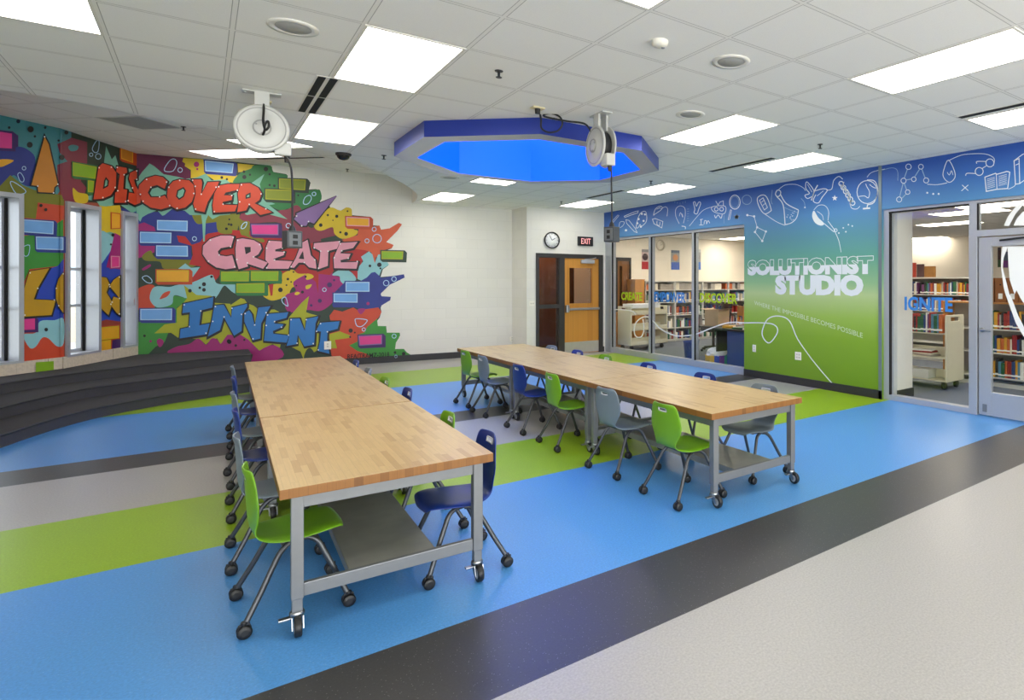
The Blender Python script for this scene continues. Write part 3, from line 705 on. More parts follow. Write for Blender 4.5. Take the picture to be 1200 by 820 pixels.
# painted bricks
def brick(TL_, TR_, BR_, BL_, fill, border, hi, e=3.4, in_=1.1):
    global nbrick
    nbrick += 1; part = 'brick%d' % nbrick
    PT.fill(part, [(TL_[0]-1.4, TL_[1]-1.2), (TR_[0]+e*.45, TR_[1]-1.2), (TR_[0]+e*1.25, TR_[1]+1.5), (BR_[0]+e*1.25, BR_[1]+e), (BL_[0]+e*.4, BL_[1]+e), (BL_[0]-1.4, BL_[1]+1)], K[border], 6)
    PT.fill(part, [TL_, TR_, BR_, BL_], K[hi], 6.5)
    PT.fill(part, [(TL_[0]+in_, TL_[1]+in_), (TR_[0]-in_, TR_[1]+in_), (BR_[0]-in_, BR_[1]-in_), (BL_[0]+in_, BL_[1]-in_)], K[fill], 7)
nbrick = 0
BL = [((240, 188), (274, 191.5), (272.5, 203), (240.5, 200.5), 'sky', 'navy', 'pale'), ((184, 257.7), (220, 258.6), (219.7, 271.2), (184, 269.5), 'sky', 'navy', 'pale'),
      ((164, 271.5), (201, 272.5), (200.5, 285), (164, 284.5), 'sky', 'navy', 'pale'), ((183, 287.4), (220, 288), (220.3, 300.6), (183, 300), 'sky', 'navy', 'pale'),
      ((183.6, 316.5), (221.4, 316.5), (221, 330), (183.6, 330), 'amb', 'rus', 'yel'), ((164.4, 362), (201.7, 361.5), (201.4, 375), (164.4, 375), 'sky', 'navy', 'pale'),
      ((259, 318), (292, 318), (291.5, 329.7), (259, 329.5), 'lime', 'grn', 'ygr'), ((294, 317.6), (326.4, 317.6), (326, 329), (294, 329), 'lime', 'grn', 'ygr'), ((277, 332), (310, 331.5), (310, 343), (277, 343), 'lime', 'grn', 'ygr'),
      ((294, 262.7), (326.4, 262.7), (326.4, 275.5), (295, 275), 'hot', 'ind', 'vio'), ((327, 209), (358.5, 210.5), (357.5, 223), (327, 221), 'olg', 'dgr', 'ygr'), ((311, 221.6), (342, 222.5), (342, 235), (311, 233.5), 'olg', 'dgr', 'ygr'),
      ((405.6, 254), (433, 255.3), (433, 265.5), (406, 264.6), 'amb', 'rus', 'pink'), ((447, 294), (472.7, 294.5), (472, 304), (447, 303.5), 'lime', 'dgr', 'ygr'), ((405, 330.3), (433, 330.3), (433, 341.7), (405, 341.7), 'sky', 'navy', 'pale'),
      ((391, 343.7), (419, 343.7), (419, 354.5), (391, 354), 'sky', 'navy', 'pale'), ((420, 393.2), (447.7, 392), (447.7, 403.4), (421, 405), 'hot', 'ind', 'vio'),
      ((-2, 154), (14, 156.5), (14, 174), (-2, 173), 'hot', 'ind', 'hot'), ((27.4, 257), (63, 259.5), (62.5, 274.5), (27.4, 272), 'sky', 'navy', 'pale'), ((42, 277), (74.4, 278), (74.4, 293), (42.5, 292), 'sky', 'navy', 'pale'),
      ((85.4, 190), (113.5, 195.5), (112, 209.5), (85.4, 206), 'lime', 'grn', 'ygr'), ((103, 211), (110.5, 212), (109.5, 225.5), (103, 225), 'lime', 'grn', 'ygr'), ((141.7, 172.8), (156, 176.8), (156, 191), (142, 186), 'tree', 'rus', 'amb'),
      ((27.4, 374), (41, 373), (41, 386), (27.4, 386.5), 'hot', 'ind', 'hot'), ((131, 249.6), (140.6, 251), (140.6, 267), (131, 267.5), 'amb', 'rus', 'amb'), ((130, 299.6), (140.6, 300), (140.6, 313), (130, 314), 'hot', 'mag', 'pink'),
      ((118.5, 383.5), (139.5, 381.5), (139.5, 396), (118.5, 398.5), 'amb', 'rus', 'yel'), ((117.5, 399.5), (130, 398), (130, 413), (117.5, 415.5), 'amb', 'rus', 'yel')]
for b in BL:
    br = brick(*b, e=(1.0 if b[0][0] > 115 and b[0][0] < 135 else 3.4)) if not (26 < b[0][0] < 30) else brick(*b, e=3.2)
PT.fill('bg', [(42, 424.4), (63, 423), (63, 433.5), (42, 436.4)], K['lime'], 26)
# arrows
def arrow(t, pts, c, part):
    q = tp(t, pts); PT.stroke(part, q, 3.4, K['blk'], 8, True); PT.fill(part, q, K[c], 9)
    for i in range(0, len(q), 2): PT.dot(part, q[i][0], q[i][1], .9, K['wht'], 10)
arrow('A1', [(390, 225), (425, 290), (505, 640), (475, 665), (468, 715), (335, 708), (330, 655), (275, 648)], 'tree', 'arrow_gold')
arrow('P', [(395, 229), (368, 262), (361.5, 259.5), (359, 264.5), (353.5, 264.5), (344.5, 256.5), (347.5, 253), (347.5, 250)], 'vio', 'arrow_violet')
# dots and bubble outlines
for t, L in {'T4': [(570, 780, 20), (720, 710, 22), (675, 748, 14), (720, 770, 20), (800, 630, 14), (958, 118, 14), (985, 70, 12)], 'T5': [(705, 655, 14), (740, 685, 9), (690, 720, 10), (625, 770, 25), (795, 725, 9), (765, 580, 9), (895, 630, 12), (80, 18, 10), (50, 118, 14), (100, 75, 14)],
             'T3': [(118, 512, 16), (180, 425, 10), (258, 435, 14), (352, 390, 8), (290, 575, 10), (340, 588, 17), (225, 470, 6)], 'T6': [(630, 150, 20), (548, 160, 12), (640, 182, 9)], 'T9': [(470, 390, 24), (515, 412, 10), (465, 460, 10), (950, 627, 15), (1043, 640, 20), (1000, 672, 13), (1100, 670, 10)],
             'T2': [(240, 295, 22), (300, 270, 12), (235, 238, 14), (470, 210, 24), (510, 265, 12), (510, 380, 12), (560, 388, 14), (815, 490, 10)], 'T8': [(80, 595, 24), (148, 635, 14), (240, 575, 12), (860, 65, 16)], 'T7': [(85, 532, 14), (985, 590, 22)],
             'A1': [(160, 90, 18), (80, 145, 12), (268, 160, 28), (395, 145, 12), (305, 222, 11), (260, 295, 26), (580, 188, 18), (512, 258, 10), (540, 405, 24)], 'A5': [(92, 185, 8), (82, 230, 5)], 'A4': [(140, 640, 9), (115, 44, 8), (138, 64, 8)], 'T1': [(910, 300, 15), (965, 318, 12)]}.items():
    for x, y, r in L:
        (px_, py_), = tp(t, [(x, y)]); PT.dot('bg', px_, py_, r*TL[t][2], K['blk'], 8)
for t, L in {'T6': [(195, 325, 22), (110, 465, 18), (275, 370, 10), (235, 285, 10), (35, 505, 12)], 'T9': [(658, 98, 18)], 'T1': [(640, 160, 30), (648, 210, 12)], 'T7': [(150, 590, 14)]}.items():
    for x, y, r in L:
        (px_, py_), = tp(t, [(x, y)]); PT.dot('bg', px_, py_, r*TL[t][2], K['ind' if t in ('T6',) else 'mag'], 8)
LB = K['pale']
for t, pts in (('T1', [(300, 200), (360, 115), (410, 105), (430, 150), (390, 230), (310, 235)]), ('T4', [(60, 640), (110, 620), (160, 660), (160, 695), (110, 690)]), ('T2', [(870, 560), (890, 510), (940, 490), (955, 530), (920, 580), (880, 585)]),
               ('T9', [(520, 290), (530, 262), (640, 272), (640, 300), (590, 345), (540, 340)]), ('T8', [(640, 140), (680, 120), (700, 180), (703, 215), (655, 185)]), ('A1', [(90, 630), (120, 620), (220, 690), (210, 720), (140, 720)]),
               ('A1', [(155, 555), (180, 540), (210, 590), (200, 620), (175, 610)]), ('A2', [(210, 215), (250, 145), (270, 160), (260, 240), (230, 250)]), ('A4', [(30, 245), (60, 235), (55, 280), (35, 285)]), ('T5', [(205, 105), (230, 60), (268, 50), (250, 100), (220, 118)])):
    PT.stroke('bg', smooth_loop(tp(t, pts), 3), .9, LB, 9, True)
for t, L in {'T1': [(465, 220, 24)], 'T4': [(618, 225, 22)], 'T5': [(710, 85, 25)], 'T2': [(985, 475, 20)], 'T3': [(610, 630, 38), (585, 548, 18), (522, 650, 18), (58, 240, 16)], 'T6': [(690, 310, 24), (758, 275, 20), (150, 368, 16)], 'T9': [(612, 378, 18), (940, 450, 22), (960, 670, 14)], 'A1': [(210, 500, 16)], 'A2': [(200, 270, 15), (262, 285, 24)]}.items():
    for x, y, r in L:
        (px_, py_), = tp(t, [(x, y)]); PT.ring('bg', px_, py_, r*TL[t][2], .8, LB, 9)
# letters
def letter(part, t, c, outer, hole=None, sm=False, w=3.2):
    q = tp(t, outer); h = [tp(t, hole)] if hole else None
    if sm: q = smooth_loop(q, 4)
    PT.stroke(part, [(x+.7, y+.9) for x, y in q], w, K['blk'], 11, True); PT.stroke(part, q, w-.8, K['blk'], 11.5, True)
    if h: PT.stroke(part, h[0], 1.6, K['blk'], 13.5, True)
    PT.fill(part, q, K[c], 12.5, h)
    if h: PT.fill(part, smooth_loop(h[0], 3), K['blk' if c != 'ord' else 'mint'], 12.7)
    o = tp(t, outer)
    for i in range(0, len(o), 3 if len(o) > 9 else 2): 
        cx_ = sum(p[0] for p in o)/len(o); cy_ = sum(p[1] for p in o)/len(o)
        PT.dot(part, o[i][0]*.93+cx_*.07, o[i][1]*.93+cy_*.07, .85, K['wht'], 14.5)
D = 'word_discover'
letter(D, 'A2', 'ord', [(265, 375), (300, 345), (380, 370), (420, 430), (415, 560), (370, 625), (300, 655), (220, 660)], [(330, 475), (350, 500), (345, 540), (310, 560), (318, 500)])
letter(D, 'A2', 'ord', [(425, 370), (510, 385), (515, 425), (490, 440), (480, 570), (515, 575), (505, 690), (405, 690), (410, 600), (430, 590), (450, 440), (420, 420)])
letter(D, 'A2', 'ord', [(600, 400), (540, 430), (530, 480), (560, 560), (580, 610), (530, 600), (520, 680), (580, 710), (630, 690), (635, 620), (590, 540), (575, 490), (600, 480)])
letter(D, 'T1', 'ord', [(330, 340), (280, 295), (200, 280), (100, 310), (30, 380), (15, 470), (60, 560), (150, 620), (260, 640), (365, 610), (375, 590), (300, 490), (250, 510), (150, 510), (120, 460), (150, 400), (220, 380), (300, 420)])
letter(D, 'T1', 'ord', [(460, 320), (560, 330), (610, 380), (622, 470), (590, 560), (520, 620), (430, 640), (360, 600), (325, 500), (335, 400), (390, 340)], [(500, 410), (520, 440), (500, 500), (455, 530), (428, 500), (440, 440)])
letter(D, 'T1', 'ord', [(590, 320), (690, 320), (700, 350), (690, 480), (760, 350), (880, 345), (860, 400), (760, 560), (725, 670), (625, 650), (605, 580), (632, 470), (622, 390)])
letter(D, 'T2', 'ord', [(-40, 390), (60, 370), (190, 370), (175, 430), (40, 460), (20, 490), (110, 490), (105, 540), (10, 560), (10, 590), (165, 595), (140, 660), (-90, 675), (-100, 600), (-80, 470)])
letter(D, 'T2', 'ord', [(200, 365), (300, 360), (390, 410), (425, 470), (400, 540), (350, 575), (480, 640), (540, 670), (410, 700), (290, 590), (260, 650), (165, 670), (180, 560), (170, 470)], [(260, 490), (300, 470), (300, 510), (260, 520)])
D = 'word_create'
letter(D, 'T4', 'pink', [(1041, 200), (1000, 190), (900, 190), (780, 230), (710, 300), (705, 390), (760, 470), (850, 530), (950, 550), (1060, 535), (1021, 400), (960, 412), (880, 400), (868, 360), (900, 325), (1011, 305)])
letter(D, 'T5', 'pink', [(160, 230), (220, 220), (340, 240), (410, 280), (425, 330), (390, 390), (340, 420), (490, 480), (440, 545), (270, 490), (280, 520), (180, 550), (150, 450), (145, 330)], [(250, 320), (300, 320), (300, 360), (260, 380)])
letter(D, 'T5', 'pink', [(500, 245), (670, 255), (700, 300), (650, 320), (570, 340), (570, 360), (670, 365), (660, 400), (550, 440), (560, 455), (755, 465), (710, 545), (470, 545), (500, 490), (465, 450), (470, 320)])
letter(D, 'T5', 'pink', [(850, 270), (915, 235), (950, 400), (1000, 450), (1010, 545), (930, 530), (880, 480), (820, 480), (770, 535), (730, 530), (790, 430)], [(830, 430), (865, 360), (870, 435)])
letter(D, 'T6', 'pink', [(55, 0), (60, -38), (290, -58), (260, 10), (185, 30), (180, 160), (95, 190), (110, 100), (115, 30)])
letter(D, 'T6', 'pink', [(285, -40), (440, -50), (400, 5), (300, 25), (290, 50), (380, 55), (360, 95), (290, 110), (295, 130), (445, 125), (430, 185), (235, 180), (230, 90), (270, 0)])
D = 'word_invent'
letter(D, 'T7', 'blu', [(500, 190), (820, 120), (810, 230), (690, 260), (670, 420), (780, 400), (750, 515), (460, 560), (470, 460), (560, 440), (570, 280), (490, 290)])
letter(D, 'T8', 'blu', [(-80, 210), (20, 200), (100, 340), (110, 230), (270, 190), (270, 220), (220, 300), (210, 480), (130, 530), (20, 330), (-20, 470), (-150, 540), (-110, 380)])
letter(D, 'T8', 'blu', [(240, 290), (290, 260), (320, 300), (350, 420), (390, 230), (520, 215), (480, 280), (420, 400), (410, 560), (330, 580), (240, 380)])
letter(D, 'T8', 'blu', [(480, 300), (710, 280), (690, 340), (560, 375), (560, 400), (660, 410), (640, 440), (545, 480), (550, 510), (720, 530), (690, 605), (450, 585), (465, 420)])
letter(D, 'T8', 'blu', [(730, 350), (830, 345), (885, 480), (905, 350), (1030, 325), (1000, 400), (985, 625), (880, 645), (810, 520), (800, 620), (690, 640), (720, 540)])
letter(D, 'T9', 'blu', [(140, 305), (350, 290), (330, 370), (220, 400), (215, 490), (240, 640), (115, 610), (140, 500), (150, 400), (95, 395)])
D = 'word_gold'
letter(D, 'A4', 'gold', [(60, 360), (155, 345), (100, 440), (80, 495), (185, 500), (165, 570), (33, 578), (32, 450)], w=2.4)
letter(D, 'A4', 'gold', [(223, 365), (200, 395), (187, 440), (187, 490), (200, 530), (223, 560)], w=2.4)
letter(D, 'A5', 'gold', [(29, 385), (60, 390), (75, 420), (60, 460), (90, 510), (70, 570), (29, 530)], w=2.2)
letter(D, 'A5', 'gold', [(124, 380), (95, 400), (75, 430), (100, 460), (124, 490), (95, 480), (80, 520), (110, 560), (124, 570)], w=2.2)
mural = thing('wall_mural', 'spray painted mural with DISCOVER, CREATE and INVENT in graffiti letters across the alcove walls', 'mural')
PT.build('bg', 'paint_field', mural); PT.build('arrow_gold', 'painted_arrow', mural); PT.build('arrow_violet', 'painted_arrow', mural)
for k in range(nbrick): PT.build('brick%d' % (k+1), 'painted_brick', mural)
for w, lb in (('word_discover', 'orange red graffiti word DISCOVER'), ('word_create', 'pink graffiti word CREATE'), ('word_invent', 'blue graffiti word INVENT'), ('word_gold', 'gold graffiti letters between the windows')):
    o = PT.build(w, 'graffiti_lettering', mural); o['label'] = lb

# ------------------------------------------------------------------ lettering helper
def text2d(s, bold=0.0, res=3):
    cu = bpy.data.curves.new('lettering', 'FONT'); cu.body = s; cu.offset = bold; cu.resolution_u = res
    o = bpy.data.objects.new('lettering', cu); C.objects.link(o)
    dg = bpy.context.evaluated_depsgraph_get(); dg.update()
    me = bpy.data.meshes.new_from_object(o.evaluated_get(dg))
    vs = [(p.co.x, p.co.y) for p in me.vertices]; fs = [tuple(p.vertices) for p in me.polygons]
    bpy.data.objects.remove(o); bpy.data.curves.remove(cu); bpy.data.meshes.remove(me)
    x0 = min(p[0] for p in vs); x1 = max(p[0] for p in vs); y0 = min(p[1] for p in vs); y1 = max(p[1] for p in vs)
    return [((x-x0)/(x1-x0), (y-y0)/(y1-y0)) for x, y in vs], fs
def clip_y(poly, y):
    out = []; n = len(poly)
    for i in range(n):
        a, b = poly[i], poly[(i+1) % n]; ia, ib = a[1] <= y, b[1] <= y
        if ia: out.append(a)
        if ia != ib:
            t = (y-a[1])/(b[1]-a[1]); out.append((a[0]+t*(b[0]-a[0]), y))
    return out
def text_on(mb, s, O, ex, ey, w, h, nrm, mi=0, bold=0.0, fill_to=1.0, outline=0.0, warp=None):
    vs, fs = text2d(s, bold); O = Vector(O); ex = Vector(ex); ey = Vector(ey); nrm = Vector(nrm)
    def P(p):
        x, y = p
        if warp: return O+warp(x, y)
        return O+ex*(x*w)+ey*(y*h)
    for f in fs:
        q = [vs[i] for i in f]
        if fill_to < 1: q = clip_y(q, fill_to)
        if len(q) >= 3: mb.add([P(p) for p in q], [tuple(range(len(q)))], mi)
    if outline > 0:
        cnt = {}
        for f in fs:
            for i in range(len(f)):
                k = tuple(sorted((f[i], f[(i+1) % len(f)]))); cnt[k] = cnt.get(k, 0)+1
        for (a, b), c_ in cnt.items():
            if c_ == 1:
                A, B_ = P(vs[a]), P(vs[b]); d = (B_-A)
                if d.length < 1e-6: continue
                d.normalize(); n2 = nrm.cross(d)*outline/2; A = A-d*outline*.3; B_ = B_+d*outline*.3
                mb.add([A+n2+nrm*.0004, B_+n2+nrm*.0004, B_-n2+nrm*.0004, A-n2+nrm*.0004], [(0, 1, 2, 3)], mi)

# ------------------------------------------------------------------ white line drawings on the right wall
class XPlane:
    def __init__(s, x): s.x = x; s.ulo = -1e5; s.uhi = 1e5
    def hit(s, u, v, off=0.0): return at_x(u, v, s.x-off)
WG = Paint([XPlane(WX)])
m_line = mat('white_print', (226, 232, 236), .5, noise=0); m_faint = mat('faint_print', (150, 182, 208), .5, noise=0)
def ln(t, pts, w=1.0, closed=False, sm=True, m=None, part='drawing'):
    q = tp(t, pts)
    if sm and len(q) > 2: q = smooth_loop(q, 4, closed)
    WG.stroke(part, q, w*(.62 if t == 'R3' else .8), m or m_line, 0, closed)
def rg(t, x, y, r, w=.9, ry=None, m=None):
    (a, b), = tp(t, [(x, y)]); WG.ring('drawing', a, b, r*TL[t][2], w*.8, m or m_line, 0, 20, (ry or r)*TL[t][2])
def dt(t, x, y, r, m=None):
    (a, b), = tp(t, [(x, y)]); WG.dot('drawing', a, b, r*TL[t][2], m or m_line, .5)
# left header
ln('R3', [(25, 515), (75, 455), (65, 450), (20, 500)], .8, True, False); ln('R3', [(75, 555), (85, 510), (120, 510), (110, 540), (80, 560)], .8)
ln('R3', [(120, 460), (215, 420), (240, 415), (235, 432), (215, 438), (125, 470)], 1.0, True, False); ln('R3', [(135, 490), (160, 495), (215, 565), (230, 600), (205, 590), (140, 520)], .9, True, False)
ln('R3', [(222, 555), (240, 470), (270, 425), (305, 425), (310, 500), (270, 545), (255, 530), (240, 555)], 1.0, True)
for x, y in ((243, 485), (232, 520), (270, 440), (297, 445), (262, 550), (285, 500)): dt('R3', x, y, 9)
ln('R3', [(370, 450), (385, 400), (420, 375), (445, 385), (430, 410), (385, 440)], 1, True); ln('R3', [(430, 400), (470, 380), (490, 400), (485, 460)], .8); ln('R3', [(395, 400), (430, 385)], 1.0)
ln('R3', [(360, 485), (385, 480), (450, 505), (440, 560), (375, 525)], 1.0, True, False); ln('R3', [(400, 500), (400, 530), (420, 540), (425, 510)], 1.0); 
ln('R3', [(590, 525), (560, 460), (560, 400), (595, 372), (635, 390), (640, 450), (625, 520)], .8); ln('R3', [(590, 460), (600, 430), (620, 470), (615, 440)], .8); ln('R3', [(610, 545), (640, 550), (640, 570)], 1.5)
for a in range(6): ln('R3', [(530+22*a, 358-6*abs(a-3)), (527+23*a, 345-6*abs(a-3))], .6, sm=False, m=m_faint); ln('R3', [(655, 400+20*a), (672, 398+20*a)], .6, sm=False, m=m_faint)
ln('R3', [(710, 345), (725, 340), (735, 375), (755, 340), (772, 350), (755, 400), (740, 440), (715, 430), (722, 400)], 1.2, True)
ln('R3', [(675, 545), (740, 465), (800, 405), (880, 378)], .8)
ln('R3', [(765, 490), (790, 485)], 1, sm=False); ln('R3', [(775, 490), (775, 535)], 1.2, sm=False); ln('R3', [(760, 535), (795, 535)], 1, sm=False); ln('R3', [(800, 530), (805, 500), (820, 500), (822, 525), (835, 498), (850, 520)], 1.0)
ln('R3', [(900, 330), (920, 365), (935, 340), (965, 330), (965, 370)], 1.0, sm=False); ln('R3', [(872, 380), (980, 375), (970, 440), (880, 420)], 1.0, True); rg('R3', 905, 400, 16); rg('R3', 950, 400, 16); ln('R3', [(890, 450), (900, 475), (920, 450), (945, 478), (955, 445)], 1.2); ln('R3', [(970, 450), (970, 520)], .6, sm=False, m=m_faint)
rg('R3', 1063, 340, 45, 1.1, 60); rg('R3', 1063, 340, 34, .6, 48, m_faint); ln('R3', [(1025, 405), (1005, 490), (1018, 488), (1035, 410)], .9, True, False)
def star(t, x, y, r):
    (a, b), = tp(t, [(x, y)]); k = TL[t][2]*r
    WG.fill('drawing', [(a+k*(1 if i % 2 == 0 else .42)*math.sin(i*PI/5), b-k*(1 if i % 2 == 0 else .42)*math.cos(i*PI/5)) for i in range(10)], m_line, .5)
star('R3', 1078, 467, 26); star('R3', 135, 580, 14); rg('R3', 1165, 320, 40, .7, 40, m_faint)
# gradient panel
pts = [(105, 480), (158, 490), (182, 575), (250, 608), (222, 682), (165, 612), (182, 575)]
ln('R4', pts, .8, sm=False)
for x, y in pts[:6]: dt('R4', x, y, 9)
ln('R4', [(183, 350), (225, 322), (260, 345), (290, 430), (285, 450), (240, 470), (200, 420)], 1.1, True); ln('R4', [(200, 365), (228, 345), (262, 420), (238, 440)], .9, True, False); ln('R4', [(215, 380), (240, 360)], .7, sm=False); ln('R4', [(225, 405), (250, 385)], .7, sm=False)
ln('R4', [(300, 285), (292, 370), (302, 395)], .7, m=m_faint); ln('R4', [(240, 470), (330, 530), (400, 560)], .9)
ln('R4', [(325, 315), (340, 285), (365, 295), (360, 325), (340, 335)], 1.2, True); ln('R4', [(335, 335), (385, 400), (400, 555)], 1.4); ln('R4', [(365, 320), (410, 390), (505, 440)], 1.4); ln('R4', [(505, 440), (490, 500), (450, 540), (400, 555)], 1.2); ln('R4', [(395, 420), (440, 440), (495, 460)], .7, m=m_faint)
for i in range(14): dt('R4', random.uniform(412, 475), random.uniform(440, 520), 3.5)
ln('R4', [(350, 280), (400, 245), (480, 240), (540, 265), (560, 290)], .8); ln('R4', [(525, 350), (550, 380), (556, 420)], .7, m=m_faint); dt('R4', 555, 420, 6)
ln('R4', [(610, 350), (625, 290), (570, 220), (562, 270), (590, 310), (555, 325), (575, 350), (610, 335)], 1.1); ln('R4', [(625, 295), (690, 275), (730, 285), (690, 340), (660, 385), (620, 370), (640, 320)], 1.1); ln('R4', [(605, 365), (632, 285), (655, 245)], 1.5, sm=False); ln('R4', [(650, 330), (700, 290)], .7); ln('R4', [(575, 240), (610, 300)], .7)
ln('R4', [(725, 285), (765, 275), (780, 210), (820, 178), (850, 200)], .9)
star('R4', 788, 347, 24); star('R4', 22, 493, 24)
for i in range(6):
    x = 838+i*18; y = 235+i*30; rg('R4', x, y, 18, 1.2, 18)
ln('R4', [(820, 235), (860, 260), (880, 310), (905, 330), (910, 390)], 1.0); ln('R4', [(860, 220), (850, 270), (900, 300), (890, 350), (935, 380)], 1.0)
ln('R4', [(905, 385), (920, 425), (960, 432), (985, 410)], .8)
rg('R4', 1042, 300, 80, 1.1, 90); ln('R4', [(1040, 205), (1100, 215), (1125, 290), (1095, 380), (1040, 400)], 1.2); ln('R4', [(1030, 235), (1040, 260), (1060, 300), (1050, 345), (1020, 330), (975, 335)], .9); ln('R4', [(1060, 240), (1085, 260), (1110, 270)], .9); ln('R4', [(1045, 400), (1040, 420)], 1.5, sm=False); ln('R4', [(1008, 430), (1065, 425)], 2.2, sm=False); ln('R4', [(1040, 185), (1070, 150), (1130, 130), (1180, 120)], .7)
ln('R4', [(625, 440), (660, 405), (710, 405), (740, 450), (735, 520)], .8); WG.fill('drawing', smooth_loop(tp('R4', [(625, 445), (612, 490), (635, 540), (680, 562), (705, 545), (660, 500)]), 4), m_line, .3)
ln('R4', [(705, 545), (780, 610), (790, 600), (735, 525)], 1.0, sm=False); ln('R4', [(790, 610), (820, 680), (838, 770)], .9); rg('R4', 795, 598, 12); ln('R4', [(650, 450), (690, 480), (700, 520)], .7)
for x, y in ((855, 580), (875, 610), (895, 555), (925, 565), (820, 620)): dt('R4', x, y, 6)
ln('R5', [(0, 640), (140, 640), (190, 655), (198, 690), (160, 740), (130, 720), (122, 680), (150, 620), (205, 605), (260, 630), (300, 720), (370, 820)], 1.5)
ln('P', [(949, 418), (962, 434), (975, 449)], 1.5, sm=False)
# right header
rg('R1', 388, 272, 19, .9); rg('R1', 353, 370, 18, .9); rg('R1', 475, 272, 17, .9); rg('R1', 425, 360, 16, .9); rg('R1', 512, 368, 18, .9); rg('R1', 382, 450, 16, .9); rg('R1', 322, 502, 18, .9)
for a, b in (((380, 290), (358, 352)), ((370, 365), (410, 358)), ((430, 345), (465, 290)), ((482, 290), (505, 352)), ((358, 388), (375, 435)), ((350, 388), (325, 485)), ((340, 495), (372, 462))): ln('R1', [a, b], 1.3, sm=False, m=m_faint)
ln('R1', [(190, 300), (270, 280), (310, 300), (312, 370)], .7, m=m_faint); ln('R1', [(520, 395), (590, 398), (660, 385)], .9)
ln('R1', [(668, 225), (640, 280), (632, 340), (675, 382), (715, 345), (705, 285)], 1.0, True); ln('R1', [(660, 310), (675, 330), (690, 300), (700, 330)], .8)
ln('R1', [(668, 230), (760, 190), (860, 180), (940, 185), (990, 215), (985, 265)], .9)
rg('R1', 960, 245, 28, 1.1); rg('R1', 885, 305, 28, 1.1); ln('R1', [(860, 320), (800, 318), (790, 335)], 1.0); ln('R1', [(935, 235), (870, 235), (868, 250)], 1.0); ln('R1', [(905, 285), (940, 262)], 1.0)
ln('R1', [(765, 400), (808, 440)], 1.1, sm=False); ln('R1', [(808, 400), (760, 442)], 1.1, sm=False)
for x, y in ((520, 455), (562, 463), (600, 463)): dt('R1', x, y, 7)
ln('R1', [(925, 345), (1000, 318), (1010, 325), (1080, 305), (1100, 310), (1085, 425), (1010, 430), (935, 445)], 1.3, True, False); ln('R1', [(1005, 322), (1010, 430)], 1.0, sm=False)
for k in range(7): ln('R1', [(940, 360+k*11), (995, 345+k*11)], .6, sm=False); ln('R1', [(1022, 340+k*11), (1080, 325+k*11)], .6, sm=False)
ln('R1', [(1130, 230), (1165, 215), (1170, 390), (1140, 395)], 1.2, True, False); ln('R1', [(1130, 230), (1190, 185), (1240, 170), (1240, 340), (1170, 390)], 1.1, False, False); ln('R1', [(1140, 260), (1165, 250)], 1.0, sm=False); ln('R1', [(1090, 430), (1130, 410), (1140, 395)], .8)
wg = thing('wall_graphic', 'white doodles and SOLUTIONIST STUDIO lettering printed on the blue to green wall', 'wall graphic')
WG.build('drawing', 'line_drawings', wg)
mb = MB(); NX = (-1, 0, 0)
pl = at_x(876.5, 322.5, WX); pr_ = at_x(1023.5, 319, WX); tl = at_x(876.5, 304, WX)
wS = pl.y-pr_.y
text_on(mb, 'SOLUTIONIST', (WX-.002, pl.y, pl.z+.0), (0, -1, 0), (0, 0, 1), wS, .245, NX, 0, .055, .55, .010)
mb2 = MB(); pl2 = at_x(908.5, 345, WX); pr2 = at_x(1012, 346, WX); t2 = at_x(908.5, 322.5, WX)
text_on(mb2, 'STUDIO', (WX-.0024, pl2.y, pl2.z), (0, -1, 0), (0, 0, 1), pl2.y-pr2.y, t2.z-pl2.z, NX, 0, .07)
o = mb.build('lettering', m_line, wg, norm=False); o['label'] = 'white lettering SOLUTIONIST, outlined above and filled below'
o = mb2.build('lettering', m_line, wg, norm=False); o['label'] = 'bold white lettering STUDIO'
mb = MB()
c0 = at_x(884, 357, WX); c1 = at_x(935, 372, WX); c2 = at_x(1011, 396, WX)
ya, za, yb_, zb, yc, zc = c0.y, c0.z, c1.y, c1.z, c2.y, c2.z
def curve_z(y):
    return za*((y-yb_)*(y-yc))/((ya-yb_)*(ya-yc))+zb*((y-ya)*(y-yc))/((yb_-ya)*(yb_-yc))+zc*((y-ya)*(y-yb_))/((yc-ya)*(yc-yb_))
def wp(x, y):
    yy = ya+(yc-ya)*x; return Vector((0, yy, curve_z(yy)+.068*y))
text_on(mb, 'WHERE THE IMPOSSIBLE BECOMES POSSIBLE', (WX-.002, 0, 0), (0, -1, 0), (0, 0, 1), 1, .068, NX, 0, .0, 1.0, 0, wp)
o = mb.build('lettering', mat('tagline_print', (206, 220, 190), .5, noise=0), wg, norm=False); o['label'] = 'thin curving tagline under the big lettering'
# artist's signature
mb = MB(); q0 = PM.sz(407, 420.5); q1 = PM.sz(456, 414)
text_on(mb, 'REA/TRAMZ-2018', PM.pt(q0[0], .03, q0[1]+.0), tuple(PM.e)+(0,), (0, 0, 1), q1[0]-q0[0], .09, tuple(PM.n)+(0,), 0, .01)
o = mb.build('signature', K['blk'], mural, norm=False)

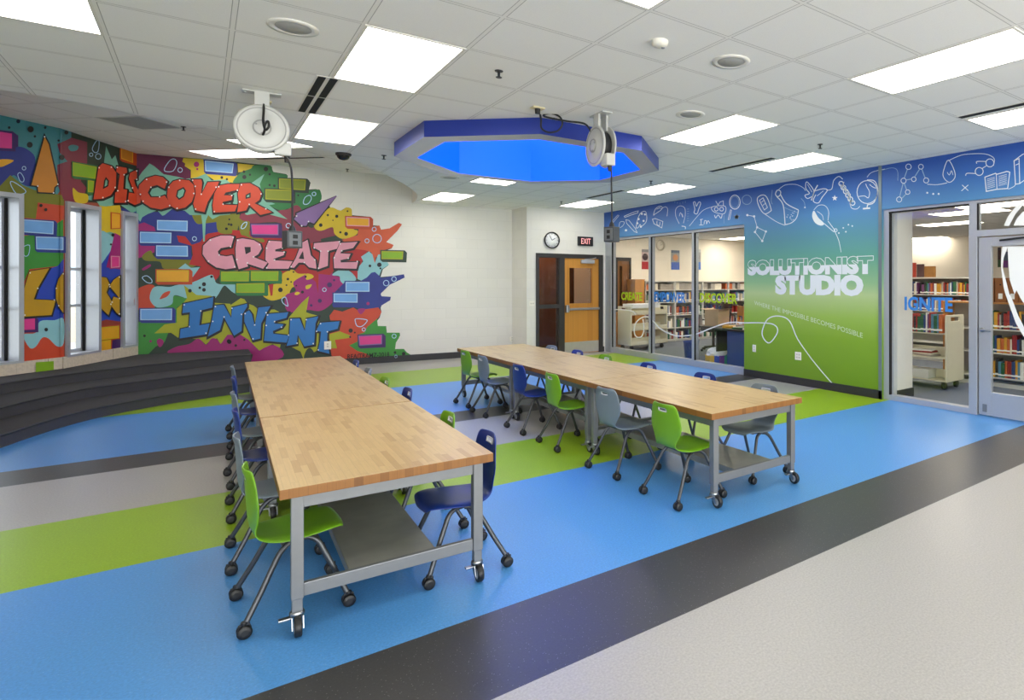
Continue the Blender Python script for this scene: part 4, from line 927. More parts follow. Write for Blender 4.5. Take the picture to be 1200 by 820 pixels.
# ================================================================== CEILING FIXTURES
def make_light(name, label, group, c, rz, z, wx, wy, diff, loc_only=True):
    t = thing(name, label, 'ceiling light', (c[0], c[1], z), rz, group)
    f = MB(); w = .018
    f.box(-wx/2, -wx/2+w, -wy/2, wy/2, -.006, .02); f.box(wx/2-w, wx/2, -wy/2, wy/2, -.006, .02); f.box(-wx/2+w, wx/2-w, -wy/2, -wy/2+w, -.006, .02); f.box(-wx/2+w, wx/2-w, wy/2-w, wy/2, -.006, .02)
    f.build('frame', m_white, t)
    d = MB(); d.box(-wx/2+w, wx/2-w, -wy/2+w, wy/2-w, -.003, .015); d.build('diffuser', diff, t)
    return t
def gxy(i, j): return (G0[0]+i*TILE, G0[1]+j*TILE)
first = None
def place_light(x0, y0, label):
    global first
    c = gxy(x0+.5, y0+1)
    if first is None: first = make_light('ceiling_light', label, 'ceiling light panels', c, 0, CEIL, TILE-.01, 2*TILE-.01, m_diff); return
    o = copy_tree(first); o.location = (c[0], c[1], CEIL); o['label'] = label
place_light(-1, 1, 'lit ceiling panel at top left of centre, nearer of the two before the blue coffer')
place_light(-1, 5, 'lit ceiling panel left of the blue coffer beside the hanging cord reel')
place_light(-4, 1, 'lit ceiling panel cut by the top left corner of the photo')
place_light(0, -3, 'lit ceiling panel showing only a tip at the top edge of the photo')
place_light(4, -3, 'largest lit ceiling panel at the upper right of the photo')
place_light(7, -3, 'lit ceiling panel cut by the right edge above the library door')
place_light(4, 1, 'lit ceiling panel just right of the blue octagonal coffer')
place_light(7, 2, 'lit ceiling panel near the ceiling line above the gradient wall')
place_light(7, 6.7, 'lit ceiling panel above the left glass front, near the hanging box')
place_light(7, 10.75, 'lit ceiling panel nearest the clock and exit sign')
place_light(3, 7.75, 'lit ceiling panel tucked behind the far edge of the blue coffer')
place_light(3, 12, 'far lit ceiling panel in front of the white block wall')
for A, lb in ((Vector((-.175, 12.32)), 'lit panel in the raised alcove ceiling just above the DISCOVER mural wall'), (Vector((.257, 11.03)), 'lit panel in the raised alcove ceiling mostly hidden by the left cord reel')):
    c = A+Vector((.431+.8622, .431-.8622))*.5; o = copy_tree(first); o.location = (c.x, c.y, ALC); o.rotation_euler = (0, 0, -PI/4-PI/2); o['label'] = lb
for i, (u, v, lb) in enumerate(((1112, 262, 'lit panel in the library ceiling seen above the IGNITE lettering'), (1085, 279, 'far lit panel in the library ceiling seen through the right glass front'), (1172, 240, 'lit panel in the library ceiling seen through the glass over the door'),
                                (787, 271, 'lit panel in the library ceiling seen through the middle pane of the left glass front'), (868, 279, 'lit panel in the library ceiling at the right edge of the left glass front'))):
    p = at_z(u, v, LIBC)
    if i == 0: libl = make_light('ceiling_light', lb, 'library ceiling lights', p, 0, LIBC, TILE-.01, 2*TILE-.01, m_diff2)
    else:
        o = copy_tree(libl); o.location = (p.x, p.y, LIBC); o['label'] = lb
for (x, y), lb in (((8.7, 11.2), 'added fill panel in the library ceiling above the cream cart by the oak door'), ((11.6, 11.2), 'added fill panel in the library ceiling before the end wall bookcases'), ((10.2, 9.0), 'added fill panel in the library ceiling above the office chair'),
                   ((8.6, 6.6), 'added fill panel in the library ceiling behind the gradient wall'), ((10.2, 5.0), 'added fill panel in the library ceiling before the tall bookcase'), ((8.2, 2.2), 'added fill panel in the library ceiling just inside the glass door')):
    o = copy_tree(libl); o.location = (x, y, LIBC); o['label'] = lb  # extra panels added to brighten the library
# linear air slots
def slot(label, x, y, ln_, rz=0, z=CEIL, wd=.075, double=False, segs=2):
    t = thing('air_slot_diffuser', label, 'air vent', (x, y, z), rz, 'linear air slots')
    f = MB(); f.box(-wd/2-.012, wd/2+.012, -ln_/2, ln_/2, -.004, .01); f.build('frame', m_white, t)
    s = MB()
    rows = [(-wd/2, -wd*.1), (wd*.1, wd/2)] if double else [(-wd/2, wd/2)]
    for a, b in rows:
        for k in range(segs): s.box(a, b, -ln_/2+ln_*k/segs+.012, -ln_/2+ln_*(k+1)/segs-.012, -.006, -.003)
    s.build('slot', m_blackm, t)
c = gxy(-1.02, 4); slot('black double air slot in line between two lit panels at upper left', c[0], c[1], 2*TILE, 0, CEIL, .13, True)
c = gxy(6.82, 3.85); slot('dark air slot leading to the lit panel above the gradient wall', c[0], c[1], 2*TILE, segs=1)
c = gxy(6.82, -2); slot('dark air slot beside the lit panel at the right edge', c[0], c[1], 2*TILE, segs=1)
c = gxy(6.82, 9.5); slot('dark air slot behind the right cord reel cable', c[0], c[1], 2*TILE, segs=1)
slot('dark air slot in the raised alcove ceiling right of the left reel', (.723+1.589)/2, (12.437+11.555)/2, 1.236, PI/4, ALC, .07, segs=1)
mb = MB(); mb.box(-.30, .30, -.30, .30, -.006, .01)
for k in range(14): mb.box(-.27, .27, -.27+k*.04, -.25+k*.04, -.009, -.005, 1)
g = tag(mb.build('return_air_grille', [mat('grille_grey', (206, 206, 204), .5), mat('grille_dark', (150, 150, 150), .6)]), 'grey return air grille in the raised ceiling over the platform', 'air vent'); g.location = (-.60, 10.56, ALC); g.rotation_euler = (0, 0, PI/4)
# speakers, detector, sprinklers, camera
def spk(x, y, label, r=.135):
    t = thing('ceiling_speaker', label, 'ceiling speaker', (x, y, CEIL), 0, 'ceiling speakers')
    MB().lathe([(r, 0), (r, -.006), (r-.03, -.010), (r-.04, -.004)], n=32, cap=False).build('rim', m_white, t)
    MB().lathe([(r-.04, -.003), (r-.045, -.007), (.02, -.009)], n=32).build('grille', mat('speaker_grille', (168, 166, 162), .6, noise=.2, scale=300), t)
for (i, j), lb in (((-1.53, 1.54), 'round ceiling speaker at the top left'), ((2.48, -.52), 'largest round ceiling speaker, right of top centre'), ((3.5, 1.47), 'small round ceiling speaker beside the panel right of the coffer'), ((2.45, 9.45), 'faint round ceiling speaker just below the left rim of the coffer')):
    c = gxy(i, j); spk(c[0], c[1], lb)
c = gxy(1.5, -.48); t = thing('smoke_detector', 'cream round smoke detector on the ceiling at top centre right', 'smoke detector', (c[0], c[1], CEIL))
MB().lathe([(.055, 0), (.055, -.012), (.048, -.03), (.02, -.036)], n=24).build('housing', m_plate, t); MB().lathe([(.012, -.035), (.011, -.04)], (.025, 0, 0), n=10).build('lamp', m_steel, t)
sp0 = None
for (p, z, lb) in ((gxy(.53, 1.46), CEIL, 'black sprinkler head above the coffer near the first lit panels'), (gxy(6.6, 1.5), CEIL, 'black sprinkler head by the panel over the gradient wall'), (gxy(6.53, 6.77), CEIL, 'sprinkler head right of the coffer over the left glass front'),
                   (gxy(6.58, 11.71), CEIL, 'sprinkler head near the panel above the clock'), (gxy(.6, 7.63), CEIL, 'black sprinkler head just left of the coffer'), (at_z(407, 198, ALC)[:2], ALC, 'small sprinkler head in the alcove ceiling above the white wall'), (at_z(215, 148.5, ALC)[:2], ALC, 'sprinkler head beside the grey return grille')):
    if sp0 is None:
        sp0 = thing('sprinkler_head', lb, 'sprinkler', (p[0], p[1], z), 0, 'sprinkler heads')
        MB().lathe([(.030, 0), (.028, -.006)], n=16).build('escutcheon', m_dark, sp0); MB().lathe([(.010, -.006), (.008, -.045), (.022, -.046), (.022, -.05)], n=12).build('deflector', m_dark, sp0)
    else:
        o = copy_tree(sp0); o.location = (p[0], p[1], z); o['label'] = lb
p = at_z(403.5, 181, CEIL); t = thing('dome_camera', 'black dome camera at the curved ceiling edge left of the coffer', 'security camera', (p.x-.02, p.y-.06, CEIL))
MB().lathe([(.085, 0), (.085, -.02), (.075, -.03)], n=24).build('ring', m_dark, t); MB().lathe([(.07, -.025), (.066, -.05), (.045, -.072), (.015, -.082)], n=24).build('dome', mat('dome_black', (20, 20, 22), .08, noise=0), t)

# octagonal coffer
cof = thing('octagonal_coffer', 'octagonal blue lit ceiling coffer with a dark blue rim', 'ceiling coffer', (0, 0, 0))
ZB = 2.945
o8, i8, h8 = octa(AO), octa(AI), octa(AI+.02)
mb = MB()
for k in range(8):
    a, b = o8[k], o8[(k+1) % 8]; mb.add([(a[0], a[1], ZB), (b[0], b[1], ZB), (b[0], b[1], CEIL), (a[0], a[1], CEIL)], [(0, 1, 2, 3)])
mb.build('fascia', mat('coffer_blue', (38, 58, 150), .32, .25, noise=.03), cof, norm=False)
mb = MB()
for k in range(8):
    a, b, c_, d = o8[k], o8[(k+1) % 8], i8[(k+1) % 8], i8[k]; mb.add([(a[0], a[1], ZB), (b[0], b[1], ZB), (c_[0], c_[1], ZB), (d[0], d[1], ZB)], [(0, 1, 2, 3)])
mb.build('soffit', mat('coffer_soffit', (176, 180, 196), .35, .3, noise=.02), cof, norm=False)
mb = MB()
for k in range(8):
    a, b = i8[k], i8[(k+1) % 8]; mb.add([(a[0], a[1], ZB), (b[0], b[1], ZB), (b[0], b[1], 4.2), (a[0], a[1], 4.2)], [(0, 1, 2, 3)])
mb.build('inner_walls', mat('coffer_inner_blue', (0, 112, 255), .5, noise=0), cof, norm=False)
mb = MB(); mb.prism(octa(AI+.05), 4.2, 4.25); mb.build('luminous_top', emis('coffer_light', (150, 188, 255), 6.5), cof)

# ------------------------------------------------------------------ cord reels
def reel(label, rl, bx_label, p_top, facing, cable_pts, box_c, box_label, rec, loop):
    x, y = p_top
    t = thing('cord_reel', label, 'cord reel', (x, y, CEIL), facing)
    m_rw = mat('reel_white', (198, 198, 194), .4, noise=.03); R = .185
    MB().bbox(-.13, .13, -.05, .05, -.012, 0, b=.004).bbox(-.05, .05, -.05, -.03, -.16, -.01, b=.005).bbox(-.05, .05, .03, .05, -.16, -.01, b=.005).lathe([(.012, -.008), (.01, -.018)], (-.11, 0, 0), n=8).build('bracket', m_rw, t)
    zc = -.30
    for s_, nm in ((-1, 'side_disc'), (1, 'side_disc')):
        prof = [(R, .0), (R+.004, .012), (R-.012, .02), (R-.03, .012), (R-.06, .014), (.07, .022), (.055, .034), (.02, .036)]
        d = MB(); d.lathe([(r, h*s_+.048*s_) for r, h in prof], (0, 0, zc), 'y', 36)
        dd = d.build(nm, m_rw, t)
        e_ = MB()
        for k in range(3):
            a = k*2*PI/3+.5; e_.lathe([(.008, .0), (.007, .006*s_)], (.045*math.cos(a), .083*s_, zc+.045*math.sin(a)), 'y', 8)
        e_.build('bolt_ring', mat('reel_rib', (158, 158, 155), .4, .2), dd)
        MB().lathe([(R-.028, .063*s_), (R-.022, .067*s_), (R-.016, .063*s_)], (0, 0, zc), 'y', 36, cap=False).lathe([(.052, .083*s_), (.058, .087*s_), (.064, .078*s_)], (0, 0, zc), 'y', 24, cap=False).build('rim_ring', mat('reel_rib', (158, 158, 155), .4, .2), dd)
    MB().lathe([(.12, -.05), (.135, -.04), (.135, .04), (.12, .05)], (0, 0, zc), 'y', 32).build('drum', mat('reel_cable_black', (30, 30, 32), .5), t)
    MB().bbox(.08, .20, -.045, .045, zc-.20, zc-.09, b=.015).build('cable_guide', m_rw, t)
    MB().lathe([(.02, 0), (.017, -.05)], (.17, 0, zc-.2), n=10).build('cable_stop', m_black, t)
    rt = MB(); rt.tube(smooth_loop([tuple(Vector(q)) for q in cable_pts], 8, False), .0075, 6)
    cb_ = rt.build('cable', m_black, None); cb_.parent = t; cb_.matrix_parent_inverse = Matrix.Identity(4)
    M_ = (Matrix.Translation((x, y, CEIL)) @ Matrix.Rotation(facing, 4, 'Z')).inverted()
    cb_.data.transform(M_)
    lp = MB(); lp.tube(smooth_loop([tuple(Vector(q)) for q in loop], 8, False), .009, 6); lo = lp.build('supply_cord', m_black, None); lo.parent = t; lo.data.transform(M_)
    b = thing('outlet_box', box_label, 'outlet box', box_c, facing+.4)
    MB().bbox(-.058, .058, -.045, .045, -.075, .065, b=.006).build('body', mat('outlet_grey', (72, 76, 80), .5, .2), b)
    MB().lathe([(.028, .064), (.022, .09), (.012, .11)], n=12).build('strain_relief', m_black, b)
    fp = MB()
    for s_ in (-1, 1): fp.bbox(-.045, .045, s_*.046-.003, s_*.046+.003, -.062, .05, b=.002)
    pl_ = fp.build('face_plate', mat('outlet_plate_dark', (110, 114, 118), .4, .3), b)
    for s_ in (-1, 1):
        h_ = MB(); h_.bbox(-.018, .018, s_*.05-.002, s_*.05+.002, .002, .034, b=.001); h_.bbox(-.018, .018, s_*.05-.002, s_*.05+.002, -.048, -.016, b=.001); h_.build('socket', m_black, pl_)
    return t
def d_at(u, v, depth): return Vector((0, 0, CAMZ))+ray(u, v)*depth
# left reel hangs ahead, its discs facing the camera
T1 = at_z(308, 133, CEIL); T1 = Vector((.415, 6.0)); dep1 = T1.x*SN+T1.y*CS
def dp(u, v, d=dep1): return d_at(u, v, d)
e1 = dp(335, 184); bx1 = dp(342.5, 280)
rc1 = dp(309, 121.5)
reel('round white cord reel hanging at left in front of the mural', 0, '', (dp(307, 135).x, dp(307, 135).y), -.06,
     [e1, dp(338, 188), dp(341.5, 200), dp(342.6, 225), dp(342.6, 255), bx1+Vector((0, 0, .08))], tuple(bx1), 'grey outlet box hanging from the left cord reel in front of CREATE', None,
     [dp(309, 121, dep1-.02), dp(309, 130, dep1-.08), dp(308.5, 142, dep1-.12), dp(311, 152, dep1-.13), dp(315, 148, dep1-.13), dp(314, 142, dep1-.13), dp(310.5, 146, dep1-.13), dp(310, 153, dep1-.11), dp(308, 158, dep1-.09)])
T2 = Vector((2.86, 4.83)); dep2 = T2.x*SN+T2.y*CS
q = dp(704, 140, dep2); e2 = dp(716, 180, dep2); bx2 = dp(716.8, 274, dep2)
reel('white cord reel hanging before the right end of the blue coffer', 0, '', (q.x, q.y), -1.62,
     [e2, dp(716.4, 200, dep2), dp(716.8, 230, dep2), dp(717, 255, dep2), bx2+Vector((0, 0, .08))], tuple(bx2), 'grey outlet box hanging from the right cord reel before the blue header', None,
     [dp(632, 129, dep2), dp(634, 140, dep2), dp(634.5, 150, dep2), dp(643, 155, dep2), dp(654, 153, dep2), dp(659, 145, dep2), dp(656, 137, dep2), dp(647, 133, dep2), dp(638, 134, dep2), dp(640, 137, dep2+.02), dp(665, 142, dep2+.02), dp(685, 145, dep2+.02), dp(693, 155, dep2+.03)])
for pp, lb in ((at_z(309, 118.5, CEIL), 'cream ceiling receptacle feeding the left cord reel'), (at_z(630, 126, CEIL), 'cream ceiling receptacle feeding the right cord reel')):
    t = thing('ceiling_receptacle', lb, 'socket', (pp.x, pp.y, CEIL)); MB().bbox(-.055, .055, -.04, .04, -.012, 0, b=.003).build('plate', mat('cream_plate', (214, 200, 160), .5), t); MB().lathe([(.025, -.012), (.022, -.055)], n=12).build('plug', m_black, t)

# ------------------------------------------------------------------ end wall fittings
t = thing('wall_clock', 'round black rimmed wall clock over the dark framed exit door', 'clock', (5.735, ENDY, 2.432))
MB().lathe([(.165, -.0), (.175, -.02), (.175, -.045), (.155, -.05), (.150, -.03)], axis='y', n=36, cap=False).build('rim', m_black, t)
MB().lathe([(.152, -.02), (.152, -.028), (.01, -.029)], axis='y', n=36).build('face', m_vinyl, t)
mb = MB()
for k in range(12):
    a = k*PI/6; mb.tube([(.118*math.sin(a), -.031, .118*math.cos(a)), (.140*math.sin(a), -.031, .140*math.cos(a))], .004, 5)
mb.build('hour_marks', m_black, t)
mb = MB()
for a, l, w in ((2*PI*(1/6.2), .085, .006), (2*PI*(11/12), .105, .005)): mb.tube([(0, -.034, 0), (l*math.sin(a), -.034, l*math.cos(a))], w, 6)
mb.build('hand', m_black, t)
t = thing('exit_sign', 'black exit sign with red EXIT letters right of the clock', 'exit sign', (6.525, ENDY, 2.442))
MB().bbox(-.18, .18, -.06, 0, -.10, .10, b=.008).build('housing', m_black, t)
mb = MB(); text_on(mb, 'EXIT', (-.115, -.0615, -.06), (1, 0, 0), (0, 0, 1), .23, .12, (0, -1, 0), 0, .0); mb.build('lettering', emis('exit_red', (255, 30, 22), 1.1), t, norm=False)
def plate(label, P3, u_dir, w=.075, h=.115, n=(0, -1, 0), gang=1, cat='outlet'):
    U = Vector(u_dir); Nn = Vector(n); t = thing('outlet_plate' if cat == 'outlet' else 'wall_switch', label, cat, tuple(P3)); Z = Vector((0, 0, 1))
    M_ = Matrix((U, Nn, Z)).transposed().to_4x4()
    MB().bbox(-w/2, w/2, 0, .006, -h/2, h/2, b=.002, M=M_).build('plate', m_plate, t)
    mb = MB()
    for g_ in range(gang):
        cx_ = (g_-(gang-1)/2)*.046
        for s_ in ((-.022, .022) if cat == 'outlet' else (0,)): mb.bbox(cx_-.014, cx_+.014, .006, .008, s_-.014, s_+.014, b=.001, M=M_)
    mb.build('socket' if cat == 'outlet' else 'toggle', mat('socket_grey', (196, 192, 182), .5, noise=0), t)
plate('ivory outlet plate at the left end of the gradient wall', at_x(884, 408, WX), (0, -1, 0), n=(-1, 0, 0))
plate('ivory double outlet plate low on the gradient wall beside the white line', at_x(935.5, 417, WX), (0, -1, 0), .12, .12, (-1, 0, 0), 2)
plate('white outlet plate on the letter T of INVENT', PM.hit(384, 404.5, .028), tuple(PM.e)+(0,), .11, .15, tuple(PM.n)+(0,), 1)
plate('ivory switch plate on the white wall left of the exit door', at_y(623.5, 355.5, ENDY), (1, 0, 0), .12, .10, (0, -1, 0), 2, 'switch')
plate('small ivory plate low on the white wall left of the exit door', at_y(600, 397, 12.42), (1, 0, 0), .10, .10, (0, -1, 0), 1)

# ================================================================== TABLES
LT = 1.746; WT = .93; TZ = .66
def make_table(label):
    t = thing('work_table', label, 'table', (0, 0, 0), 0, 'butcher block work tables')
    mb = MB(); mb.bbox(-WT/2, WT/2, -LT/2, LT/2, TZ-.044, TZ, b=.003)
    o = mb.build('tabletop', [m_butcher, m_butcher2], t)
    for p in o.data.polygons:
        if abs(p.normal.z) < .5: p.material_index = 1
    ap = MB(); lx, lyy = WT/2-.068, LT/2-.055
    for s_ in (-1, 1):
        ap.bbox(-lx, lx, s_*lyy-.012, s_*lyy+.012, TZ-.105, TZ-.046, b=.002); ap.bbox(s_*lx-.012, s_*lx+.012, -lyy, lyy, TZ-.105, TZ-.046, b=.002)
    ap.build('apron', m_steel, t)
    for sx in (-1, 1):
        for sy in (-1, 1):
            lg = MB(); lg.bbox(sx*lx-.024, sx*lx+.024, sy*lyy-.024, sy*lyy+.024, .155, TZ-.045, b=.004); lg.bbox(sx*lx-.02, sx*lx+.02, sy*lyy-.02, sy*lyy+.02, .10, .16, b=.003)
            leg = lg.build('leg', m_steel, t)
            cs = MB(); X, Y = sx*lx, sy*lyy; wy = Y-.035
            cs.lathe([(.026, .10), (.03, .094), (.03, .082), (.02, .078)], (X, Y, 0), n=16, mi=0)
            for k in (-1, 1):
                cs.add([(X+k*.019, Y+.028, .082), (X+k*.019, Y-.03, .082), (X+k*.019, wy-.012, .034), (X+k*.019, wy+.012, .034), (X+k*.023, Y+.028, .082), (X+k*.023, Y-.03, .082), (X+k*.023, wy-.012, .034), (X+k*.023, wy+.012, .034)],
                       [(0, 1, 2, 3), (4, 5, 6, 7), (0, 1, 5, 4), (1, 2, 6, 5), (2, 3, 7, 6), (3, 0, 4, 7)], 0)
            cs.lathe([(.022, -.0135), (.041, -.0135), (.043, -.010), (.043, .010), (.041, .0135), (.022, .0135)], (X, wy, .043), 'x', 24, 1)
            cs.lathe([(.026, -.0145), (.012, -.016), (.012, .016), (.026, .0145)], (X, wy, .043), 'x', 16, 2)
            cs.bbox(X-.022, X+.022, Y+.01, Y+.03, .074, .086, b=.003, mi=0); cs.bbox(X-.07, X-.02, Y-.01, Y+.018, .066, .076, b=.003, mi=0) if sx < 0 else cs.bbox(X-.06, X-.02, Y-.012, Y+.014, .066, .075, b=.003, mi=0)
            cs.build('caster', [m_chrome, m_black, m_alu], leg)
    for s_ in (-1, 1):
        MB().bbox(-lx+.024, lx-.024, s_*lyy-.014, s_*lyy+.014, .16, .218, b=.003).build('lower_rail', m_steel, t)
    sh = MB(); sh.bbox(-.19, .19, -lyy+.014, lyy-.014, .205, .216, b=.002); sh.box(-.192, -.184, -lyy+.014, lyy-.014, .170, .212); sh.box(.184, .192, -lyy+.014, lyy-.014, .170, .212)
    sh.build('shelf', m_shelf, t)
    return t
tb = make_table('wooden topped work table nearest the camera in the left row, green chair at its corner')
tilt = -.0229; ax = Vector((-math.sin(tilt), math.cos(tilt)))
P0 = Vector((.729, 3.12))
tb.rotation_euler = (0, 0, tilt)
c = P0+ax*(LT/2); tb.location = (c.x, c.y, 0)
tables = [tb]
for k, lb in ((1, 'middle wooden topped work table of the left row, beyond the dark seam'), (2, 'farthest wooden topped work table of the left row, below the mural')):
    o = copy_tree(tb); c = P0+ax*(LT/2+(k*(LT+.002)+.010 if k else 0)); o.location = (c.x, c.y, 0); o['label'] = lb
P1 = Vector((3.165, 3.09))
for k, lb in ((0, 'front wooden topped work table of the right row, nearest the gradient wall'), (1, 'middle wooden topped work table of the right row'), (2, 'farthest wooden topped work table of the right row, toward the exit door')):
    o = copy_tree(tb); o.rotation_euler = (0, 0, 0); o.location = (P1.x, P1.y+LT/2+k*(LT+.004), 0); o['label'] = lb

# ================================================================== CHAIRS
def shell_mesh():
    prof = [(.205, .350, .105), (.203, .364, .135), (.190, .378, .160), (.150, .386, .182), (.085, .381, .195), (.0, .373, .196), (-.07, .371, .182), (-.120, .376, .148), (-.152, .390, .118), (-.166, .418, .116), (-.171, .460, .148), (-.174, .510, .180),
            (-.176, .550, .184), (-.179, .597, .174), (-.184, .640, .160), (-.188, .664, .151), (-.192, .684, .138), (-.194, .698, .106)]
    nx = 12; vs = []; fs = []
    for i, (x, z, hw) in enumerate(prof):
        back = max(0, min(1, (z-.385)/.09)) if i > 7 else 0
        for j in range(nx+1):
            t = -1+2*j/nx
            vs.append((x+.028*back*t*t-(0 if i > 1 else .012*t*t), hw*t, z+(1-back)*(.010*t*t-.016*t**6)*(1 if i > 2 else .3)))
    for i in range(len(prof)-1):
        for j in range(nx):
            if i == 14 and 4 <= j <= 7: continue
            a = i*(nx+1)+j; fs.append((a, a+1, a+nx+2, a+nx+1))
    return vs, fs
def mod_bake(o, mods):
    for typ, kw in mods:
        m = o.modifiers.new(typ.lower(), typ)
        for k, v in kw.items(): setattr(m, k, v)
    dg = bpy.context.evaluated_depsgraph_get(); me = bpy.data.meshes.new_from_object(o.evaluated_get(dg)); o.modifiers.clear(); o.data = me
    for p in me.polygons: p.use_smooth = True
CH = {'green': mat('chair_lime', (112, 164, 28), .38, noise=.04, scale=6), 'blue': mat('chair_navy', (22, 50, 128), .38, noise=.05, scale=6), 'grey': mat('chair_grey', (114, 126, 134), .4, noise=.04, scale=6)}
m_slot = mat('handle_trim', (205, 206, 204), .35, .4, noise=0)
vs, fs = shell_mesh()
def make_chair(col):
    t = thing('student_chair', '', 'chair', (0, 0, 0), 0, 'student chairs on casters')
    mb = MB(); mb.add(vs, fs, 0, True); sh = mb.build('seat_shell', CH[col], t, norm=True)
    mod_bake(sh, [('SOLIDIFY', dict(thickness=.009, offset=0)), ('SUBSURF', dict(levels=1, render_levels=1))])
    sp_ = MB()
    for s_ in (-1, 1): sp_.tube([(-.179, s_*.046, .641), (-.182, s_*.046, .663)], .005, 6)
    sp_.tube([(-.184, -.046, .664), (-.186, 0, .664), (-.184, .046, .664)], .005, 6); sp_.tube([(-.177, -.046, .640), (-.181, 0, .640), (-.177, .046, .640)], .005, 6)
    sp_.build('handle_trim', m_slot, t)
    br = MB(); br.bbox(-.07, .10, -.115, .115, .345, .360, b=.004); br.tube([(.02, -.13, .350), (.02, .13, .350)], .012, 8); br.tube([(-.05, -.13, .345), (-.05, .13, .345)], .012, 8)
    br.build('seat_bracket', m_leg, t)
    for s_ in (-1, 1):
        for fr_ in (1, -1):
            if fr_ > 0: pts = [(.0, s_*.125, .352), (.05, s_*.135, .348), (.085, s_*.145, .325), (.105, s_*.155, .285), (.150, s_*.180, .180), (.2, s_*.208, .055)]
            else: pts = [(.0, s_*.125, .345), (-.03, s_*.135, .340), (-.06, s_*.145, .315), (-.085, s_*.155, .275), (-.140, s_*.180, .165), (-.2, s_*.208, .055)]
            lg = MB(); lg.tube(smooth_loop(pts, 3, False), .0125, 8); leg = lg.build('leg', m_leg, t)
            cs = MB(); X, Y = fr_*.203, s_*.210
            cs.lathe([(.012, .070), (.014, .062), (.010, .05)], (X, Y, 0), n=10)
            for k in (-1, 1): cs.lathe([(.012, -.012), (.025, -.011), (.0285, -.006), (.0285, .006), (.025, .011), (.012, .012)], (X, Y+k*.0135, .0285), 'y', 18)
            cs.bbox(X-.022, X+.022, Y-.004, Y+.004, .03, .06, b=.003)
            cs.build('caster', m_black, leg)
    return t
protos = {}
def chair(col, x, y, rz, label):
    jit = random.uniform(-.05, .05)
    if col not in protos: o = protos[col] = make_chair(col)
    else: o = copy_tree(protos[col])
    o.location = (x, y, 0); o.rotation_euler = (0, 0, rz+jit); o['label'] = label
CN = {'green': 'lime green', 'blue': 'navy blue', 'grey': 'grey'}
ORD = ['nearest the camera', 'second from the front', 'third from the front', 'fourth from the front', 'fifth from the front', 'farthest from the camera']
for side, L in (('on the step side of the left table row', [('green', .345, 3.5), ('grey', .335, 4.24), ('blue', .36, 5.10), ('grey', .375, 5.90), ('blue', .41, 6.85), ('grey', .43, 7.72)]),
                ('on the right side of the left table row', [('blue', 1.11, 3.42), ('green', 1.10, 4.09), ('blue', 1.13, 5.22), ('green', 1.12, 5.93), ('grey', 1.125, 6.68), ('blue', 1.15, 7.42)]),
                ('on the left side of the right table row', [('green', 2.73, 3.45), ('grey', 2.735, 4.26), ('green', 2.745, 5.25), ('blue', 2.745, 6.03), ('grey', 2.73, 7.03), ('green', 2.755, 7.70)]),
                ('on the window side of the right table row', [('grey', 3.50, 3.52), ('blue', 3.53, 4.32), ('blue', 3.52, 5.24), ('green', 3.53, 6.13), ('blue', 3.52, 6.79), ('grey', 3.52, 7.5)])):
    face = 0 if 'step' in side or 'left side' in side else PI
    for k, (col, x, y) in enumerate(L): chair(col, x, y, face, '%s chair %s, %s' % (CN[col], side, ORD[k]))

# ================================================================== LIBRARY BEHIND THE GLASS
m_shelfw = mat('shelf_white', (206, 204, 198), .5, noise=.03); m_shelfg = mat('shelf_grey_back', (150, 146, 140), .6, noise=.05)
m_oak = wood_mat('library_oak', (196, 138, 74), (172, 112, 54), row=.2, length=3.0)
m_cart = mat('cart_cream', (222, 216, 192), .45, noise=.02)
BC = [mat('book_%d' % i, c, .55, noise=.1, scale=20) for i, c in enumerate([(150, 34, 30), (30, 62, 120), (34, 96, 62), (226, 216, 196), (40, 40, 44), (206, 150, 40), (112, 60, 110), (190, 96, 44), (80, 130, 160), (168, 160, 150), (120, 30, 40), (232, 232, 228)])]
m_page = mat('book_pages', (232, 226, 208), .8, noise=.04)
bkm = {}
def book_mesh(ci, w, h, d):
    k = (ci, w, h, d)
    if k in bkm: return bkm[k]
    mb = MB(); n = 5
    prof = [(-w/2+w*i/(n-1), -d/2-.008*math.sin(PI*i/(n-1))) for i in range(n)]      # rounded spine faces -y
    loop = prof+[(w/2, d/2), (w/2-.004, d/2), (w/2-.004, -d/2+.012), (-w/2+.004, -d/2+.012), (-w/2+.004, d/2), (-w/2, d/2)]
    mb.prism(loop, 0, h); mb.box(-w/2+.004, w/2-.004, -d/2+.012, d/2-.008, .005, h-.005, 1)
    mb.box(-w/2-.0008, w/2+.0008, -d/2-.0082, -d/2+.006, h*.12, h*.22, 2 if ci % 3 else 1)
    o = mb.build('book', [BC[ci], m_page, m_vinyl]); me = o.data; bpy.data.objects.remove(o); bkm[k] = me; return me
bookcount = [0]
def book_row(P0_, dirv, length, label, group, hmax=.27, fill=.93, wmul=1.0):
    D_ = Vector(dirv).normalized(); rz_ = math.atan2(D_.y, D_.x); a = .01
    while a < length-.03:
        w = random.choice((.024, .032, .04, .05))*wmul; h = random.choice((.78, .86, .92, 1.0))*hmax
        if random.random() > fill: a += random.uniform(.04, .12); continue
        me = book_mesh(random.randrange(len(BC)), round(w, 4), round(h, 3), .17)
        o = bpy.data.objects.new('book', me); C.objects.link(o)
        p = Vector(P0_)+D_*(a+w/2); o.location = p; o.rotation_euler = (0, random.choice((0, 0, 0, .08, -.06)) if False else 0, rz_)
        tag(o, label, 'book', group); a += w+random.uniform(.001, .004); bookcount[0] += 1
